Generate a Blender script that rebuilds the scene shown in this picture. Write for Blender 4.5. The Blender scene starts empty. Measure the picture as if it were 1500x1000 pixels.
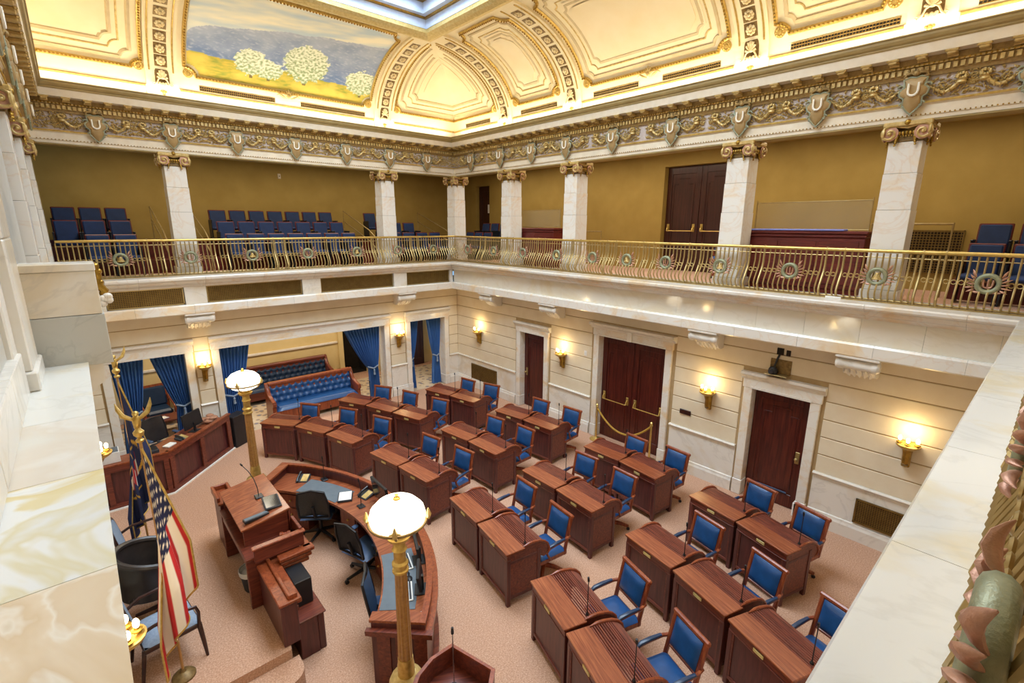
import bpy, math, random
from mathutils import Vector, Matrix
random.seed(7)
PI = math.pi
sc = bpy.context.scene
COL = sc.collection
# ------------------------------------------------------------------ camera, light, exposure
XB, YA, XD, YC = 8.88, 12.63, -0.30, -0.40      # room faces: right wall, back wall, left wall, front wall
cam_d = bpy.data.cameras.new('camera'); cam = bpy.data.objects.new('camera', cam_d); COL.objects.link(cam)
sc.camera = cam
cam_d.sensor_width = 36; cam_d.lens = 711 / 1500 * 36; cam_d.clip_start = 0.05
pan, pit, rol = math.radians(41.648), math.radians(13.471), math.radians(0.273)
fw = Vector((math.sin(pan) * math.cos(pit), math.cos(pan) * math.cos(pit), -math.sin(pit)))
rr = Vector((math.cos(pan), -math.sin(pan), 0)); uu = rr.cross(fw)
r2 = math.cos(rol) * rr + math.sin(rol) * uu; u2 = -math.sin(rol) * rr + math.cos(rol) * uu
M = Matrix((r2, u2, -fw)).transposed().to_4x4(); M.translation = (0, 0, 5.0)
cam.matrix_world = M
sc.view_settings.view_transform = 'Standard'; sc.view_settings.look = 'None'
sc.view_settings.gamma = 1; sc.view_settings.use_curve_mapping = False
sc.view_settings.exposure = 0.1
w = bpy.data.worlds.new('world'); sc.world = w; w.use_nodes = True
w.node_tree.nodes['Background'].inputs[0].default_value = (0.32, 0.62, 1.0, 1)
w.node_tree.nodes['Background'].inputs[1].default_value = 1.0

def area(name, loc, sx, sy, power, color=(1, 1, 1), rot=(0, 0, 0)):
    d = bpy.data.lights.new(name, 'AREA'); d.shape = 'RECTANGLE'; d.size = sx; d.size_y = sy
    d.energy = power; d.color = color
    o = bpy.data.objects.new(name, d); COL.objects.link(o); o.location = loc; o.rotation_euler = rot
    return o
WARM = (1, .86, .66); DAY = (.90, .95, 1.0)
# daylight of the ceiling skylight
area('skylight_daylight', (4.29, 6.1, 11.6), 4.6, 8.6, 2600, DAY)
# cove lamps lying on the cornice all round, shining up into the cove
area('cove_lamp', (4.29, YA - .02, 7.52), 8.8, .12, 72, (1, .87, .63), (math.radians(180), 0, 0))
area('cove_lamp', (XB - .02, 6.1, 7.52), .12, 12.6, 98, (1, .87, .63), (math.radians(180), 0, 0))
area('cove_lamp', (XD + .02, 6.1, 7.52), .12, 12.6, 62, (1, .87, .63), (math.radians(180), 0, 0))
area('cove_lamp', (4.29, YC + .02, 7.52), 8.8, .12, 45, (1, .87, .63), (math.radians(180), 0, 0))
# recessed gallery ceiling lamps
area('gallery_lamp', (4.3, 14.0, 6.68), 8.5, .5, 95, WARM)
area('gallery_lamp', (10.1, 6.5, 6.68), .5, 13, 150, WARM)
area('gallery_lamp', (4.3, -1.6, 6.68), 8.5, .5, 75, WARM)
# lounge ceiling lamps behind the curtained openings
area('lounge_lamp', (4.0, 14.0, 2.98), 7.5, .5, 110, WARM)

# ------------------------------------------------------------------ materials
def lin(h):
    h = h.lstrip('#'); c = [int(h[i:i + 2], 16) / 255 for i in (0, 2, 4)]
    return tuple((x / 12.92 if x <= .04045 else ((x + .055) / 1.055) ** 2.4) for x in c) + (1,)
MATS = {}
def nmat(name):
    m = bpy.data.materials.new(name); m.use_nodes = True; MATS[name] = m
    nt = m.node_tree; return m, nt, nt.nodes['Principled BSDF']
def ramp(nt, fac, cols):
    r = nt.nodes.new('ShaderNodeValToRGB'); el = r.color_ramp.elements
    while len(el) < len(cols): el.new(.5)
    for e, (p, c) in zip(el, cols): e.position = p; e.color = lin(c)
    nt.links.new(fac, r.inputs[0]); return r.outputs[0]
def coords(nt, scale=(1, 1, 1), rot=(0, 0, 0)):
    tc = nt.nodes.new('ShaderNodeTexCoord'); mp = nt.nodes.new('ShaderNodeMapping')
    mp.inputs['Scale'].default_value = scale; mp.inputs['Rotation'].default_value = rot
    nt.links.new(tc.outputs['Object'], mp.inputs[0]); return mp.outputs[0]
def noise(nt, vec, scale, detail=4, rough=.55, dist=0):
    n = nt.nodes.new('ShaderNodeTexNoise'); n.inputs['Scale'].default_value = scale
    n.inputs['Detail'].default_value = detail; n.inputs['Roughness'].default_value = rough
    n.inputs['Distortion'].default_value = dist
    nt.links.new(vec, n.inputs['Vector']); return n.outputs['Fac']
def bump(nt, b, fac, strength, dist=.01):
    n = nt.nodes.new('ShaderNodeBump'); n.inputs['Strength'].default_value = strength
    n.inputs['Distance'].default_value = dist
    nt.links.new(fac, n.inputs['Height']); nt.links.new(n.outputs[0], b.inputs['Normal'])
def plain(name, c1, c2=None, rough=.5, metal=0, scale=8, bmp=0, bscale=None, stretch=(1, 1, 1), spec=None, dist=0):
    m, nt, b = nmat(name); b.inputs['Roughness'].default_value = rough; b.inputs['Metallic'].default_value = metal
    if spec is not None: b.inputs['Specular IOR Level'].default_value = spec
    v = coords(nt, stretch); f = noise(nt, v, scale, dist=dist)
    nt.links.new(ramp(nt, f, [(.32, c1), (.68, c2 or c1)]), b.inputs['Base Color'])
    if bmp: bump(nt, b, noise(nt, v, bscale or scale * 6, 3), bmp)
    return m
def wood(name, c1, c2, c3, stretch, rough=.3):
    m, nt, b = nmat(name); b.inputs['Roughness'].default_value = rough
    v = coords(nt, stretch); f = noise(nt, v, 2.2, 5, .6, .6)
    nt.links.new(ramp(nt, f, [(.3, c1), (.5, c2), (.72, c3)]), b.inputs['Base Color'])
    bump(nt, b, f, .06, .004); return m
def marble(name, base, mid, vein, scale=1.2, rough=.22, spec=.5):
    m, nt, b = nmat(name); b.inputs['Roughness'].default_value = rough; b.inputs['Specular IOR Level'].default_value = spec
    v = coords(nt, (1, 1, 1.3), (.4, .3, .2))
    f1 = noise(nt, v, scale * .8, 5, .55, 1.0)
    f2 = noise(nt, v, scale * .9, 6, .55, 1.6)
    ma = nt.nodes.new('ShaderNodeMath'); ma.operation = 'SUBTRACT'; nt.links.new(f2, ma.inputs[0]); ma.inputs[1].default_value = .5
    ab = nt.nodes.new('ShaderNodeMath'); ab.operation = 'ABSOLUTE'; nt.links.new(ma.outputs[0], ab.inputs[0])
    mr = nt.nodes.new('ShaderNodeMapRange'); mr.inputs[1].default_value = 0; mr.inputs[2].default_value = .03
    mr.inputs[3].default_value = .28; mr.inputs[4].default_value = 0; nt.links.new(ab.outputs[0], mr.inputs[0])
    c = ramp(nt, f1, [(.34, base), (.52, base), (.66, mid)])
    mx = nt.nodes.new('ShaderNodeMix'); mx.data_type = 'RGBA'
    nt.links.new(mr.outputs[0], mx.inputs['Factor']); nt.links.new(c, mx.inputs['A']); mx.inputs['B'].default_value = lin(vein)
    nt.links.new(mx.outputs['Result'], b.inputs['Base Color']); return m
def emit(name, c, s, base='#ffffff'):
    m, nt, b = nmat(name); b.inputs['Base Color'].default_value = lin(base)
    n = nt.nodes.new('ShaderNodeTexNoise'); n.inputs['Scale'].default_value = 2
    b.inputs['Emission Color'].default_value = lin(c); b.inputs['Emission Strength'].default_value = s; return m
def attr(name, rough=.7):
    m, nt, b = nmat(name); b.inputs['Roughness'].default_value = rough
    a = nt.nodes.new('ShaderNodeAttribute'); a.attribute_name = 'Col'
    nt.links.new(a.outputs['Color'], b.inputs['Base Color']); return m

marble('marble', '#e4dfd5', '#dccfb8', '#b9b2a8', 1.1, .25)
marble('marble_fascia', '#e2dccd', '#ddd0b4', '#cfc4ae', .9, .06, .8)
marble('marble_ledge', '#dedcd4', '#dccfb0', '#c6c2b8', 1.7, .2)
marble('marble_grey', '#bdbcb4', '#aeb0aa', '#93958f', 1.6, .3)
marble('marble_gold', '#e5e0d6', '#e3cba6', '#d6b48c', 1.5, .2)
def agate(name, bands, scale, dist, rough=.2):
    m, nt, b = nmat(name); b.inputs['Roughness'].default_value = rough
    v = coords(nt, (1, 1, 1), (.2, .5, .1)); f = noise(nt, v, scale, 4, .5, dist)
    nt.links.new(ramp(nt, f, bands), b.inputs['Base Color']); return m
agate('marble_agate', [(.3, '#cfd0c4'), (.38, '#dcdcd8'), (.44, '#d8cfae'), (.47, '#e2e2de'), (.53, '#dfe0dd'), (.56, '#dccfa6'), (.62, '#d9c896'), (.66, '#e3e3df'), (.72, '#c9cbc6')], 1.7, .6)
agate('marble_peach', [(.3, '#dccbb0'), (.46, '#d9c4a6'), (.495, '#e6dccb'), (.52, '#dfccb0'), (.6, '#d6bf9e'), (.64, '#e3d8c6'), (.68, '#d2c0a4')], 1.5, 1.4)
agate('marble_beige', [(.3, '#d9d4c8'), (.5, '#d8cdbd'), (.6, '#dfdad0'), (.7, '#d2c4ae')], 1.4, 1.0)
plain('plaster', '#e4d7bd', '#ddcdb0', .7, 0, 3, .03)
plain('groove', '#b49a70', '#a88e64', .8)
plain('olive', '#a68b45', '#9b803b', .75, 0, 2, .02)
plain('lounge_wall', '#d9c38d', '#d2ba80', .75, 0, 2)
plain('cove', '#f4e7c2', '#f0e0b6', .65, 0, 2)
plain('cove_panel', '#f5e6c2', '#f1dfb4', .65, 0, 2)
plain('cove_shade_line', '#d3c096', '#c8b488', .6)  # taupe bands paint the soft shading along the panel steps
plain('rim_gold', '#dcc88c', '#c8ae68', .5, .3, 20, .3)
plain('leaf_gold', '#d2b878', '#ac8f54', .5, .15, 25, .2)
plain('rosette_ivory', '#e6d6ac', '#cdb684', .5, .15, 14, .1)
plain('cove_light', '#f8f4e6', '#f6f0de', .6)
plain('taupe', '#a8925e', '#9a8450', .5, 0, 5)
plain('corona', '#e6dac2', '#ddcfb4', .5)
plain('lavender', '#c6b8b0', '#b3a397', .6, 0, 22, .3)
plain('gold', '#b8923c', '#8e6c26', .36, .75, 18, .15)
plain('gold_pale', '#d9bf80', '#b59756', .42, .3, 18, .15)
plain('gold_dark', '#8f7444', '#6a522c', .45, .35, 25, .2)
plain('bed_gold', '#b0945c', '#93784a', .5, .25, 25, .2)
plain('shield_bronze', '#b89a68', '#9c8052', .5, .15, 6, .05)
plain('gold_leaf', '#d6b96c', '#b8964c', .38, .6, 20, .1)
plain('brass', '#b39c68', '#a08857', .42, .7, 12)
plain('brass_bright', '#d8bd72', '#c6a75a', .3, .8, 12)
plain('rose_copper', '#c79a80', '#a97a62', .45, .4, 20, .2)
plain('patina', '#9a9a7c', '#7f8468', .5, .4, 20, .2)
plain('patina_blue', '#a3aa92', '#8d9078', .5, .3, 12)
plain('grille_metal', '#8e7440', '#7c6232', .45, .7, 10)
plain('dark_void', '#2b2218', '#201910', .9)  # near-black: shade of unlit hollows put into the colour; also outlet plates
plain('grille_back', '#5a4526', '#4c3a1e', .9)
def carpet_mat():
    m, nt, b = nmat('carpet'); b.inputs['Roughness'].default_value = .95; b.inputs['Specular IOR Level'].default_value = .1
    v = coords(nt); f = noise(nt, v, 60, 6, .7)
    nt.links.new(ramp(nt, f, [(.3, '#9d765f'), (.5, '#c2987d'), (.7, '#dcbda6')]), b.inputs['Base Color'])
    bump(nt, b, noise(nt, v, 220, 2), .4, .01)
carpet_mat()
def rug_mat():
    m, nt, b = nmat('patterned_carpet'); b.inputs['Roughness'].default_value = .95
    v = coords(nt, (1, 1, 1)); vo = nt.nodes.new('ShaderNodeTexVoronoi'); vo.inputs['Scale'].default_value = 5.5
    nt.links.new(v, vo.inputs['Vector'])
    nt.links.new(ramp(nt, vo.outputs['Distance'], [(.2, '#7a7a86'), (.34, '#a58a6a'), (.42, '#c4b195')]), b.inputs['Base Color'])
rug_mat()
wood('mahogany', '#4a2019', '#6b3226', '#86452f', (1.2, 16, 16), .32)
wood('mahogany_top_lit', '#6b3421', '#8c4c31', '#a6643f', (1.0, 20, 20), .26)  # lighter mahogany: light reflected off the tops is put into the colour
wood('mahogany_panel_shaded', '#44201f', '#552a29', '#66332e', (10, 10, 1.0), .34)  # darker mahogany: shade on upright faces is put into the colour
wood('mahogany_light', '#672d19', '#874124', '#9c5531', (14, 14, 1.2), .3)
wood('rosewood', '#32100c', '#4d1b14', '#632a1c', (14, 14, .8), .28)
wood('rosewood_dark', '#2a1410', '#3d1d16', '#4a2620', (14, 14, .8), .28)
wood('claret', '#4b1512', '#5d1d18', '#6e2720', (1, 12, 12), .35)
wood('rail_gold', '#93683a', '#a2763f', '#ae8449', (2, 14, 14), .3)
plain('blue_leather', '#215187', '#1a4373', .33, 0, 6, .05, 70)
plain('navy_leather', '#1c3556', '#17304d', .33, 0, 6, .05, 70)
plain('blue_fabric', '#1b3159', '#16284a', .8, 0, 6, .1, 120)
plain('blue_velvet', '#4a78b8', '#3b68a6', .6, 0, 3, .05)
plain('light_blue_fabric', '#8fa0b4', '#8090a6', .85, 0, 40, .1)
plain('navy_cloth', '#1d2340', '#161b34', .75, 0, 5)
plain('black_plastic', '#15161a', '#1c1d22', .4)
plain('charcoal', '#2a2d33', '#34373d', .6, 0, 30)
plain('mesh_grey', '#565655', '#484848', .7, 0, 80, .2)
plain('steel_blue', '#3a5272', '#33496a', .5)
plain('black_leather', '#2a2626', '#353030', .35, 0, 8, .05)
plain('dark_wood', '#2c1512', '#3d1f18', .3, 0, 8)
plain('white_plastic', '#dcdcd8', '#e6e6e2', .4)
plain('paper', '#f2f0ea', '#e6e4de', .8)
plain('silver', '#b9bcc0', '#a4a7ab', .25, .9)
plain('grey_pad', '#5f6b74', '#56626c', .6)
plain('lilac_cloth', '#7d83c4', '#7278b8', .7)
plain('screen', '#10151c', '#161d26', .12)
plain('plate_brass', '#dccb8c', '#cdb974', .35, .25, 10)
plain('rope', '#c29a3c', '#a47d2a', .6, 0, 40, .3)
plain('skywell_daylit', '#d6e4f8', '#c8d9f2', .5)  # bluish cast of daylight on the well faces painted into the base colour
emit('globe_glass', '#fff0cc', 4.5)
emit('bulb', '#ffe6a8', 16)
emit('sky_pane', '#6fc0ff', 1.6)
attr('mural_paint'); attr('flag_cloth', .8)
def glass_mat():
    m, nt, b = nmat('glass'); b.inputs['Roughness'].default_value = .03; b.inputs['Base Color'].default_value = (.9, .93, .9, 1)
    b.inputs['Base Color'].default_value = lin('#b5aa8c'); tr = nt.nodes.new('ShaderNodeBsdfTransparent'); mx = nt.nodes.new('ShaderNodeMixShader'); mx.inputs[0].default_value = .16
    nt.links.new(tr.outputs[0], mx.inputs[1]); nt.links.new(b.outputs[0], mx.inputs[2]); nt.links.new(mx.outputs[0], nt.nodes['Material Output'].inputs[0])
glass_mat()
def roof_glass_mat():
    m, nt, b = nmat('roof_glass'); out = nt.nodes['Material Output']; tr = nt.nodes.new('ShaderNodeBsdfTransparent')
    tr.inputs[0].default_value = (.93, .97, 1, 1); mx = nt.nodes.new('ShaderNodeMixShader'); mx.inputs[0].default_value = .06
    b.inputs['Roughness'].default_value = .05
    nt.links.new(tr.outputs[0], mx.inputs[1]); nt.links.new(b.outputs[0], mx.inputs[2]); nt.links.new(mx.outputs[0], out.inputs[0])
roof_glass_mat()

# ------------------------------------------------------------------ mesh helpers
class MB:
    def __init__(s): s.v = []; s.f = []
    def add(s, vs, fs):
        o = len(s.v); s.v += [tuple(p) for p in vs]; s.f += [tuple(i + o for i in f) for f in fs]; return s
    def box(s, x0, x1, y0, y1, z0, z1):
        return s.add([(x0, y0, z0), (x1, y0, z0), (x1, y1, z0), (x0, y1, z0), (x0, y0, z1), (x1, y0, z1), (x1, y1, z1), (x0, y1, z1)],
              [(3, 2, 1, 0), (4, 5, 6, 7), (0, 1, 5, 4), (1, 2, 6, 5), (2, 3, 7, 6), (3, 0, 4, 7)])
    def cbox(s, x0, x1, y0, y1, z0, z1, c=.01, mtx=None):   # chamfered box
        c = min(c, (x1 - x0) * .45, (y1 - y0) * .45, (z1 - z0) * .45)
        L = [(x0, x1), (y0, y1), (z0, z1)]; vs = []; idx = {}
        for k in range(8):
            cor = [L[a][(k >> a) & 1] for a in range(3)]
            for ax in range(3):
                p = []
                for a in range(3):
                    sg = 1 if not (k >> a) & 1 else -1
                    p.append(cor[a] if a == ax else cor[a] + sg * c)
                idx[k, ax] = len(vs); vs.append(p)
        fs = []
        for ax in range(3):
            a, b = (ax + 1) % 3, (ax + 2) % 3
            for sd in (0, 1):
                q = [sd << ax, sd << ax | 1 << a, sd << ax | 1 << a | 1 << b, sd << ax | 1 << b]
                f = [idx[k, ax] for k in q]; fs.append(f if sd else f[::-1])
            for i in (0, 1):
                for j in (0, 1):
                    k0 = i << a | j << b; k1 = k0 | 1 << ax
                    f = [idx[k0, a], idx[k1, a], idx[k1, b], idx[k0, b]]; fs.append(f if i == j else f[::-1])
        for k in range(8):
            f = [idx[k, 0], idx[k, 1], idx[k, 2]]; fs.append(f if bin(k).count('1') % 2 else f[::-1])
        if mtx: vs = [mtx @ Vector(p) for p in vs]
        return s.add(vs, fs)
    def ring(s, rings, closed_u=True, caps=True):
        n = len(rings[0]); vs = [p for r in rings for p in r]; fs = []
        for i in range(len(rings) - 1):
            for j in range(n if closed_u else n - 1):
                k = (j + 1) % n; fs.append((i * n + j, i * n + k, (i + 1) * n + k, (i + 1) * n + j))
        if caps and closed_u:
            fs.append(tuple(range(n))[::-1]); fs.append(tuple((len(rings) - 1) * n + j for j in range(n)))
        return s.add(vs, fs)
    def tube(s, pts, r, n=6, closed=False, flat=1.0):
        pts = [Vector(p) for p in pts]; m = len(pts); rs = r if isinstance(r, (list, tuple)) else [r] * m
        rings = []; up = None
        for i, p in enumerate(pts):
            a = pts[i - 1] if (i or closed) else p; b = pts[(i + 1) % m] if (i < m - 1 or closed) else p
            t = (b - a).normalized()
            if up is None: up = Vector((0, 0, 1)) if abs(t.z) < .9 else Vector((1, 0, 0))
            x = t.cross(up)
            if x.length < 1e-5: x = t.orthogonal()
            x.normalize(); up = x.cross(t).normalized()
            rings.append([p + rs[i] * (math.cos(2 * PI * j / n) * x + flat * math.sin(2 * PI * j / n) * up) for j in range(n)])
        if closed: rings.append(rings[0])
        return s.ring(rings, caps=not closed)
    def cyl(s, p0, p1, r0, r1=None, n=12): return s.tube([p0, p1], [r0, r0 if r1 is None else r1], n)
    def lathe(s, prof, n=16, c=(0, 0, 0), a0=0, a1=2 * PI, mtx=None):
        full = abs(a1 - a0 - 2 * PI) < 1e-6; k = n if full else n + 1; rings = []
        for (r, z) in prof:
            ring = [Vector((c[0] + r * math.cos(a0 + (a1 - a0) * j / n), c[1] + r * math.sin(a0 + (a1 - a0) * j / n), c[2] + z)) for j in range(k)]
            rings.append([mtx @ p for p in ring] if mtx else ring)
        return s.ring(rings, closed_u=full, caps=full)
    def ball(s, c, r, n=8, m=5, mtx=None):
        rx, ry, rz = r if isinstance(r, (list, tuple)) else (r, r, r); rings = []
        for i in range(m + 1):
            a = PI * i / m; q = max(math.sin(a), .02)
            ring = [Vector((rx * q * math.cos(2 * PI * j / n), ry * q * math.sin(2 * PI * j / n), -rz * math.cos(a))) for j in range(n)]
            rings.append([(mtx @ p if mtx else p) + Vector(c) for p in ring])
        return s.ring(rings)
    def prism(s, poly, h0, h1, axis='z'):
        n = len(poly)
        f = {'z': lambda a, b, h: (a, b, h), 'x': lambda a, b, h: (h, a, b), 'y': lambda a, b, h: (a, h, b)}[axis]
        return s.add([f(a, b, h0) for a, b in poly] + [f(a, b, h1) for a, b in poly],
              [tuple(range(n))[::-1], tuple(range(n, 2 * n))] + [(i, (i + 1) % n, n + (i + 1) % n, n + i) for i in range(n)])
    def grid(s, P, nu, nv):
        return s.add([P(i / nu, j / nv) for j in range(nv + 1) for i in range(nu + 1)],
              [(j * (nu + 1) + i, j * (nu + 1) + i + 1, (j + 1) * (nu + 1) + i + 1, (j + 1) * (nu + 1) + i) for j in range(nv) for i in range(nu)])
    def xf(s, m): s.v = [tuple(m @ Vector(p)) for p in s.v]; return s
    def mesh(s, name, mat, smooth=False, cols=None):
        me = bpy.data.meshes.new(name); me.from_pydata(s.v, [], s.f)
        if cols:
            a = me.color_attributes.new('Col', 'FLOAT_COLOR', 'POINT'); flat = []
            for c in cols: flat += list(c)[:3] + [1]
            a.data.foreach_set('color', flat)
        if smooth:
            me.polygons.foreach_set('use_smooth', [True] * len(me.polygons)); me.set_sharp_from_angle(angle=math.radians(42))
        me.materials.append(MATS[mat]); return me
    def build(s, name, mat, parent=None, smooth=False, loc=None, rotz=0, cols=None):
        return link(name, s.mesh(name, mat, smooth, cols), parent, loc, rotz)
def link(name, me, parent=None, loc=None, rotz=0, mtx=None):
    o = bpy.data.objects.new(name, me); COL.objects.link(o)
    if parent: o.parent = parent
    if mtx is not None: o.matrix_local = mtx
    else:
        if loc: o.location = loc
        if rotz: o.rotation_euler = (0, 0, rotz)
    return o
def tag(o, label, cat, group=None, kind=None):
    o['label'] = label; o['category'] = cat
    if group: o['group'] = group
    if kind: o['kind'] = kind
    return o
def thing(name, label, cat, loc=(0, 0, 0), rotz=0, group=None, kind=None):
    o = bpy.data.objects.new(name, None); COL.objects.link(o); o.location = loc; o.rotation_euler = (0, 0, rotz)
    return tag(o, label, cat, group, kind)
def copy_tree(o, parent=None):
    c = o.copy(); COL.objects.link(c)
    if parent: c.parent = parent
    for ch in o.children: copy_tree(ch, c)
    return c
def place(o, loc, rotz, label=None, first=False):
    c = o if first else copy_tree(o)
    c.location = loc; c.rotation_euler = (0, 0, rotz)
    if label: c['label'] = label
    return c
ROT = {'A': PI, 'B': PI / 2, 'D': -PI / 2, 'C': 0}
def WP(side, s, e, z): return {'A': (s, YA - e, z), 'B': (XB - e, s, z), 'D': (XD + e, s, z), 'C': (s, YC + e, z)}[side]
def sweep(mb, side, prof, s0, s1, m0=False, m1=False):     # closed profile (e, z) run along a wall, mitred at corners
    n = len(prof)
    mb.add([WP(side, s0 + (e if m0 else 0), e, z) for e, z in prof] + [WP(side, s1 - (e if m1 else 0), e, z) for e, z in prof],
           [tuple(range(n))[::-1], tuple(range(n, 2 * n))] + [(i, (i + 1) % n, n + (i + 1) % n, n + i) for i in range(n)])
    return mb
SPAN = {'A': (XD, XB), 'B': (YC, YA), 'D': (YC, YA), 'C': (XD, XB)}
def wbox(mb, side, s0, s1, e0, e1, z0, z1, c=0):
    a = WP(side, s0, e0, z0); b = WP(side, s1, e1, z1)
    q = (min(a[0], b[0]), max(a[0], b[0]), min(a[1], b[1]), max(a[1], b[1]), z0, z1)
    return mb.cbox(*q, c=c) if c else mb.box(*q)
# ------------------------------------------------------------------ floors
fl = tag(MB().box(XD - .4, XB + .3, YC - .3, YA + .02, -.12, 0).build('floor', 'carpet'), 'peach carpeted chamber floor', 'floor', kind='structure')
lf = tag(MB().box(-2.2, 10.2, YA + .02, 15.6, -.12, 0).build('floor_lounge', 'patterned_carpet'), 'patterned carpet floor of the lounge behind the curtains', 'floor', kind='structure')
MB().box(-2.2, 10.2, 14.9, 15.6, 0, .004).build('border_strip', 'carpet', lf)
pl = thing('floor_platform', 'raised carpeted platform with two steps behind the rostrum', 'platform', kind='structure')
def rpoly(x0, x1, y0, y1, r):
    return [(x0, y1), (x0, y0)] + [(x1 - r + r * math.sin(a), y0 + r - r * math.cos(a)) for a in [PI / 2 * k / 8 for k in range(9)]] + [(x1, y1)]
MB().prism(rpoly(XD, 1.16, 5.0, 8.19, .03), 0.001, .35).build('platform_deck', 'carpet', pl)
MB().prism(rpoly(XD, 1.22, 4.66, 4.995, .2), .001, .235).build('step', 'carpet', pl)
MB().prism(rpoly(XD, 1.28, 4.32, 4.655, .2), .001, .12).build('step', 'carpet', pl)
MB().prism(rpoly(XD, 1.22, 8.195, 8.5, .03), .001, .18).build('step', 'carpet', pl)

# ------------------------------------------------------------------ lower walls with courses
ZB = [.95, 1.27, 1.58, 1.89, 2.20, 2.52, 2.84, 3.16]
def minus(s0, s1, holes):
    seg = [(s0, s1)]
    for a, b in holes:
        seg = [q for (x, y) in seg for q in ((x, min(y, a)), (max(x, b), y)) if q[1] - q[0] > .03]
    return seg
def lower_wall(name, side, label, openings, slabs=1.15, thick=.35):
    # openings: (s0, s1, head_z, trim_outer0, trim_outer1, trim_top)
    a, b = SPAN[side]
    root = thing(name, label, 'wall', kind='structure')
    bk = MB()
    for s0, s1 in minus(a - .3, b + .3, [(o[0] - .03, o[1] + .03) for o in openings]): wbox(bk, side, s0, s1, -thick, -.012, 0, 3.2)
    for o in openings: wbox(bk, side, o[0] - .03, o[1] + .03, -thick, -.012, o[2] + .03, 3.2)
    bk.build('wall_core', 'groove', root)
    for z0, z1 in zip(ZB, ZB[1:]):
        for s0, s1 in minus(a, b, [(o[3], o[4]) for o in openings if o[5] > z0 + .03]):
            wbox(MB(), side, s0, s1, -.05, 0, z0 + .009, z1 - .009, .006).build('wall_course', 'plaster', root)
    for s0, s1 in minus(a, b, [(o[3] + .02, o[4] - .02) for o in openings]):
        p = [(-.05, .89), (.012, .89), (.02, .905), (.045, .92), (.05, .935), (.035, .955), (-.05, .96)]
        sweep(MB(), side, p, s0, s1).build('chair_rail', 'marble', root)
        n = max(1, round((s1 - s0) / slabs)); L = (s1 - s0) / n
        for k in range(n):
            wbox(MB(), side, s0 + k * L + .002, s0 + (k + 1) * L - .002, -.05, .005, .28, .89, .003).build('wainscot_slab', 'marble', root)
            p = [(-.05, 0), (.05, 0), (.05, .2), (.035, .235), (.03, .27), (.005, .28), (-.05, .28)]
            sweep(MB(), side, p, s0 + k * L + .002, s0 + (k + 1) * L - .002).build('baseboard_slab', 'marble', root)
    return root
opA = [(.17, 1.48, 2.2, -.02, 1.67, 2.5), (2.15, 6.30, 2.2, 1.97, 6.5, 2.5), (7.15, 8.36, 2.2, 6.97, 8.55, 2.5)]
opB = [(8.69, 9.61, 2.17, 8.47, 9.83, 2.44), (5.16, 6.89, 2.52, 4.93, 7.12, 2.82), (2.41, 3.36, 2.14, 2.2, 3.57, 2.44)]
wA = lower_wall('wall_back', 'A', 'cream rusticated wall with three marble framed curtained openings', opA)
wB = lower_wall('wall_right', 'B', 'cream rusticated wall with three dark doors', opB)
wC = lower_wall('wall_front', 'C', 'cream rusticated wall beneath the near gallery ledge', [])
wD = lower_wall('wall_left', 'D', 'cream rusticated wall behind the rostrum flags', [])
def opening_trim(name, side, o, label, capproj=.11):
    s0, s1, zh, t0, t1, zt = o
    root = thing(name, label, 'door trim', kind='structure')
    w0, w1 = s0 - t0, t1 - s1
    for a, b in ((s0 - min(w0, .15), s0), (s1, s1 + min(w1, .15))):
        wbox(MB(), side, a, b, -.34, .045, .3, zh, .008).build('jamb', 'marble_gold', root)
        wbox(MB(), side, a - .012, b + .012, -.34, .06, 0, .3, .01).build('plinth', 'marble', root)
    wbox(MB(), side, s0 - min(w0, .17), s1 + min(w1, .17), -.34, .05, zh, zt - .14, .006).build('lintel', 'marble_gold', root)
    wbox(MB(), side, s0 - .02, s1 + .02, .05, .065, zh, zh + .035).build('fillet', 'marble', root)
    p = [(-.05, zt - .14), (.05, zt - .14), (.06, zt - .1), (capproj - .02, zt - .06), (capproj, zt - .045), (capproj, zt), (-.05, zt)]
    sweep(MB(), side, p, t0, t1).build('cap_moulding', 'marble', root)
    return root
opening_trim('trim_1', 'A', opA[0], 'marble frame of the opening behind the side desk')
opening_trim('trim_2', 'A', opA[1], 'wide marble frame of the opening behind the blue bench')
opening_trim('trim_3', 'A', opA[2], 'narrow marble frame of the curtained opening at the room corner')
opening_trim('trim_4', 'B', opB[0], 'marble frame of the narrow door nearest the room corner')
t5 = opening_trim('trim_5', 'B', opB[1], 'tall marble frame of the double door with keystone', .15)
wbox(MB(), 'B', 5.97, 6.09, .05, .1, 2.52, 2.74, .01).build('keystone', 'marble', t5)
opening_trim('trim_6', 'B', opB[2], 'marble frame of the single door beneath the black camera')

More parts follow.
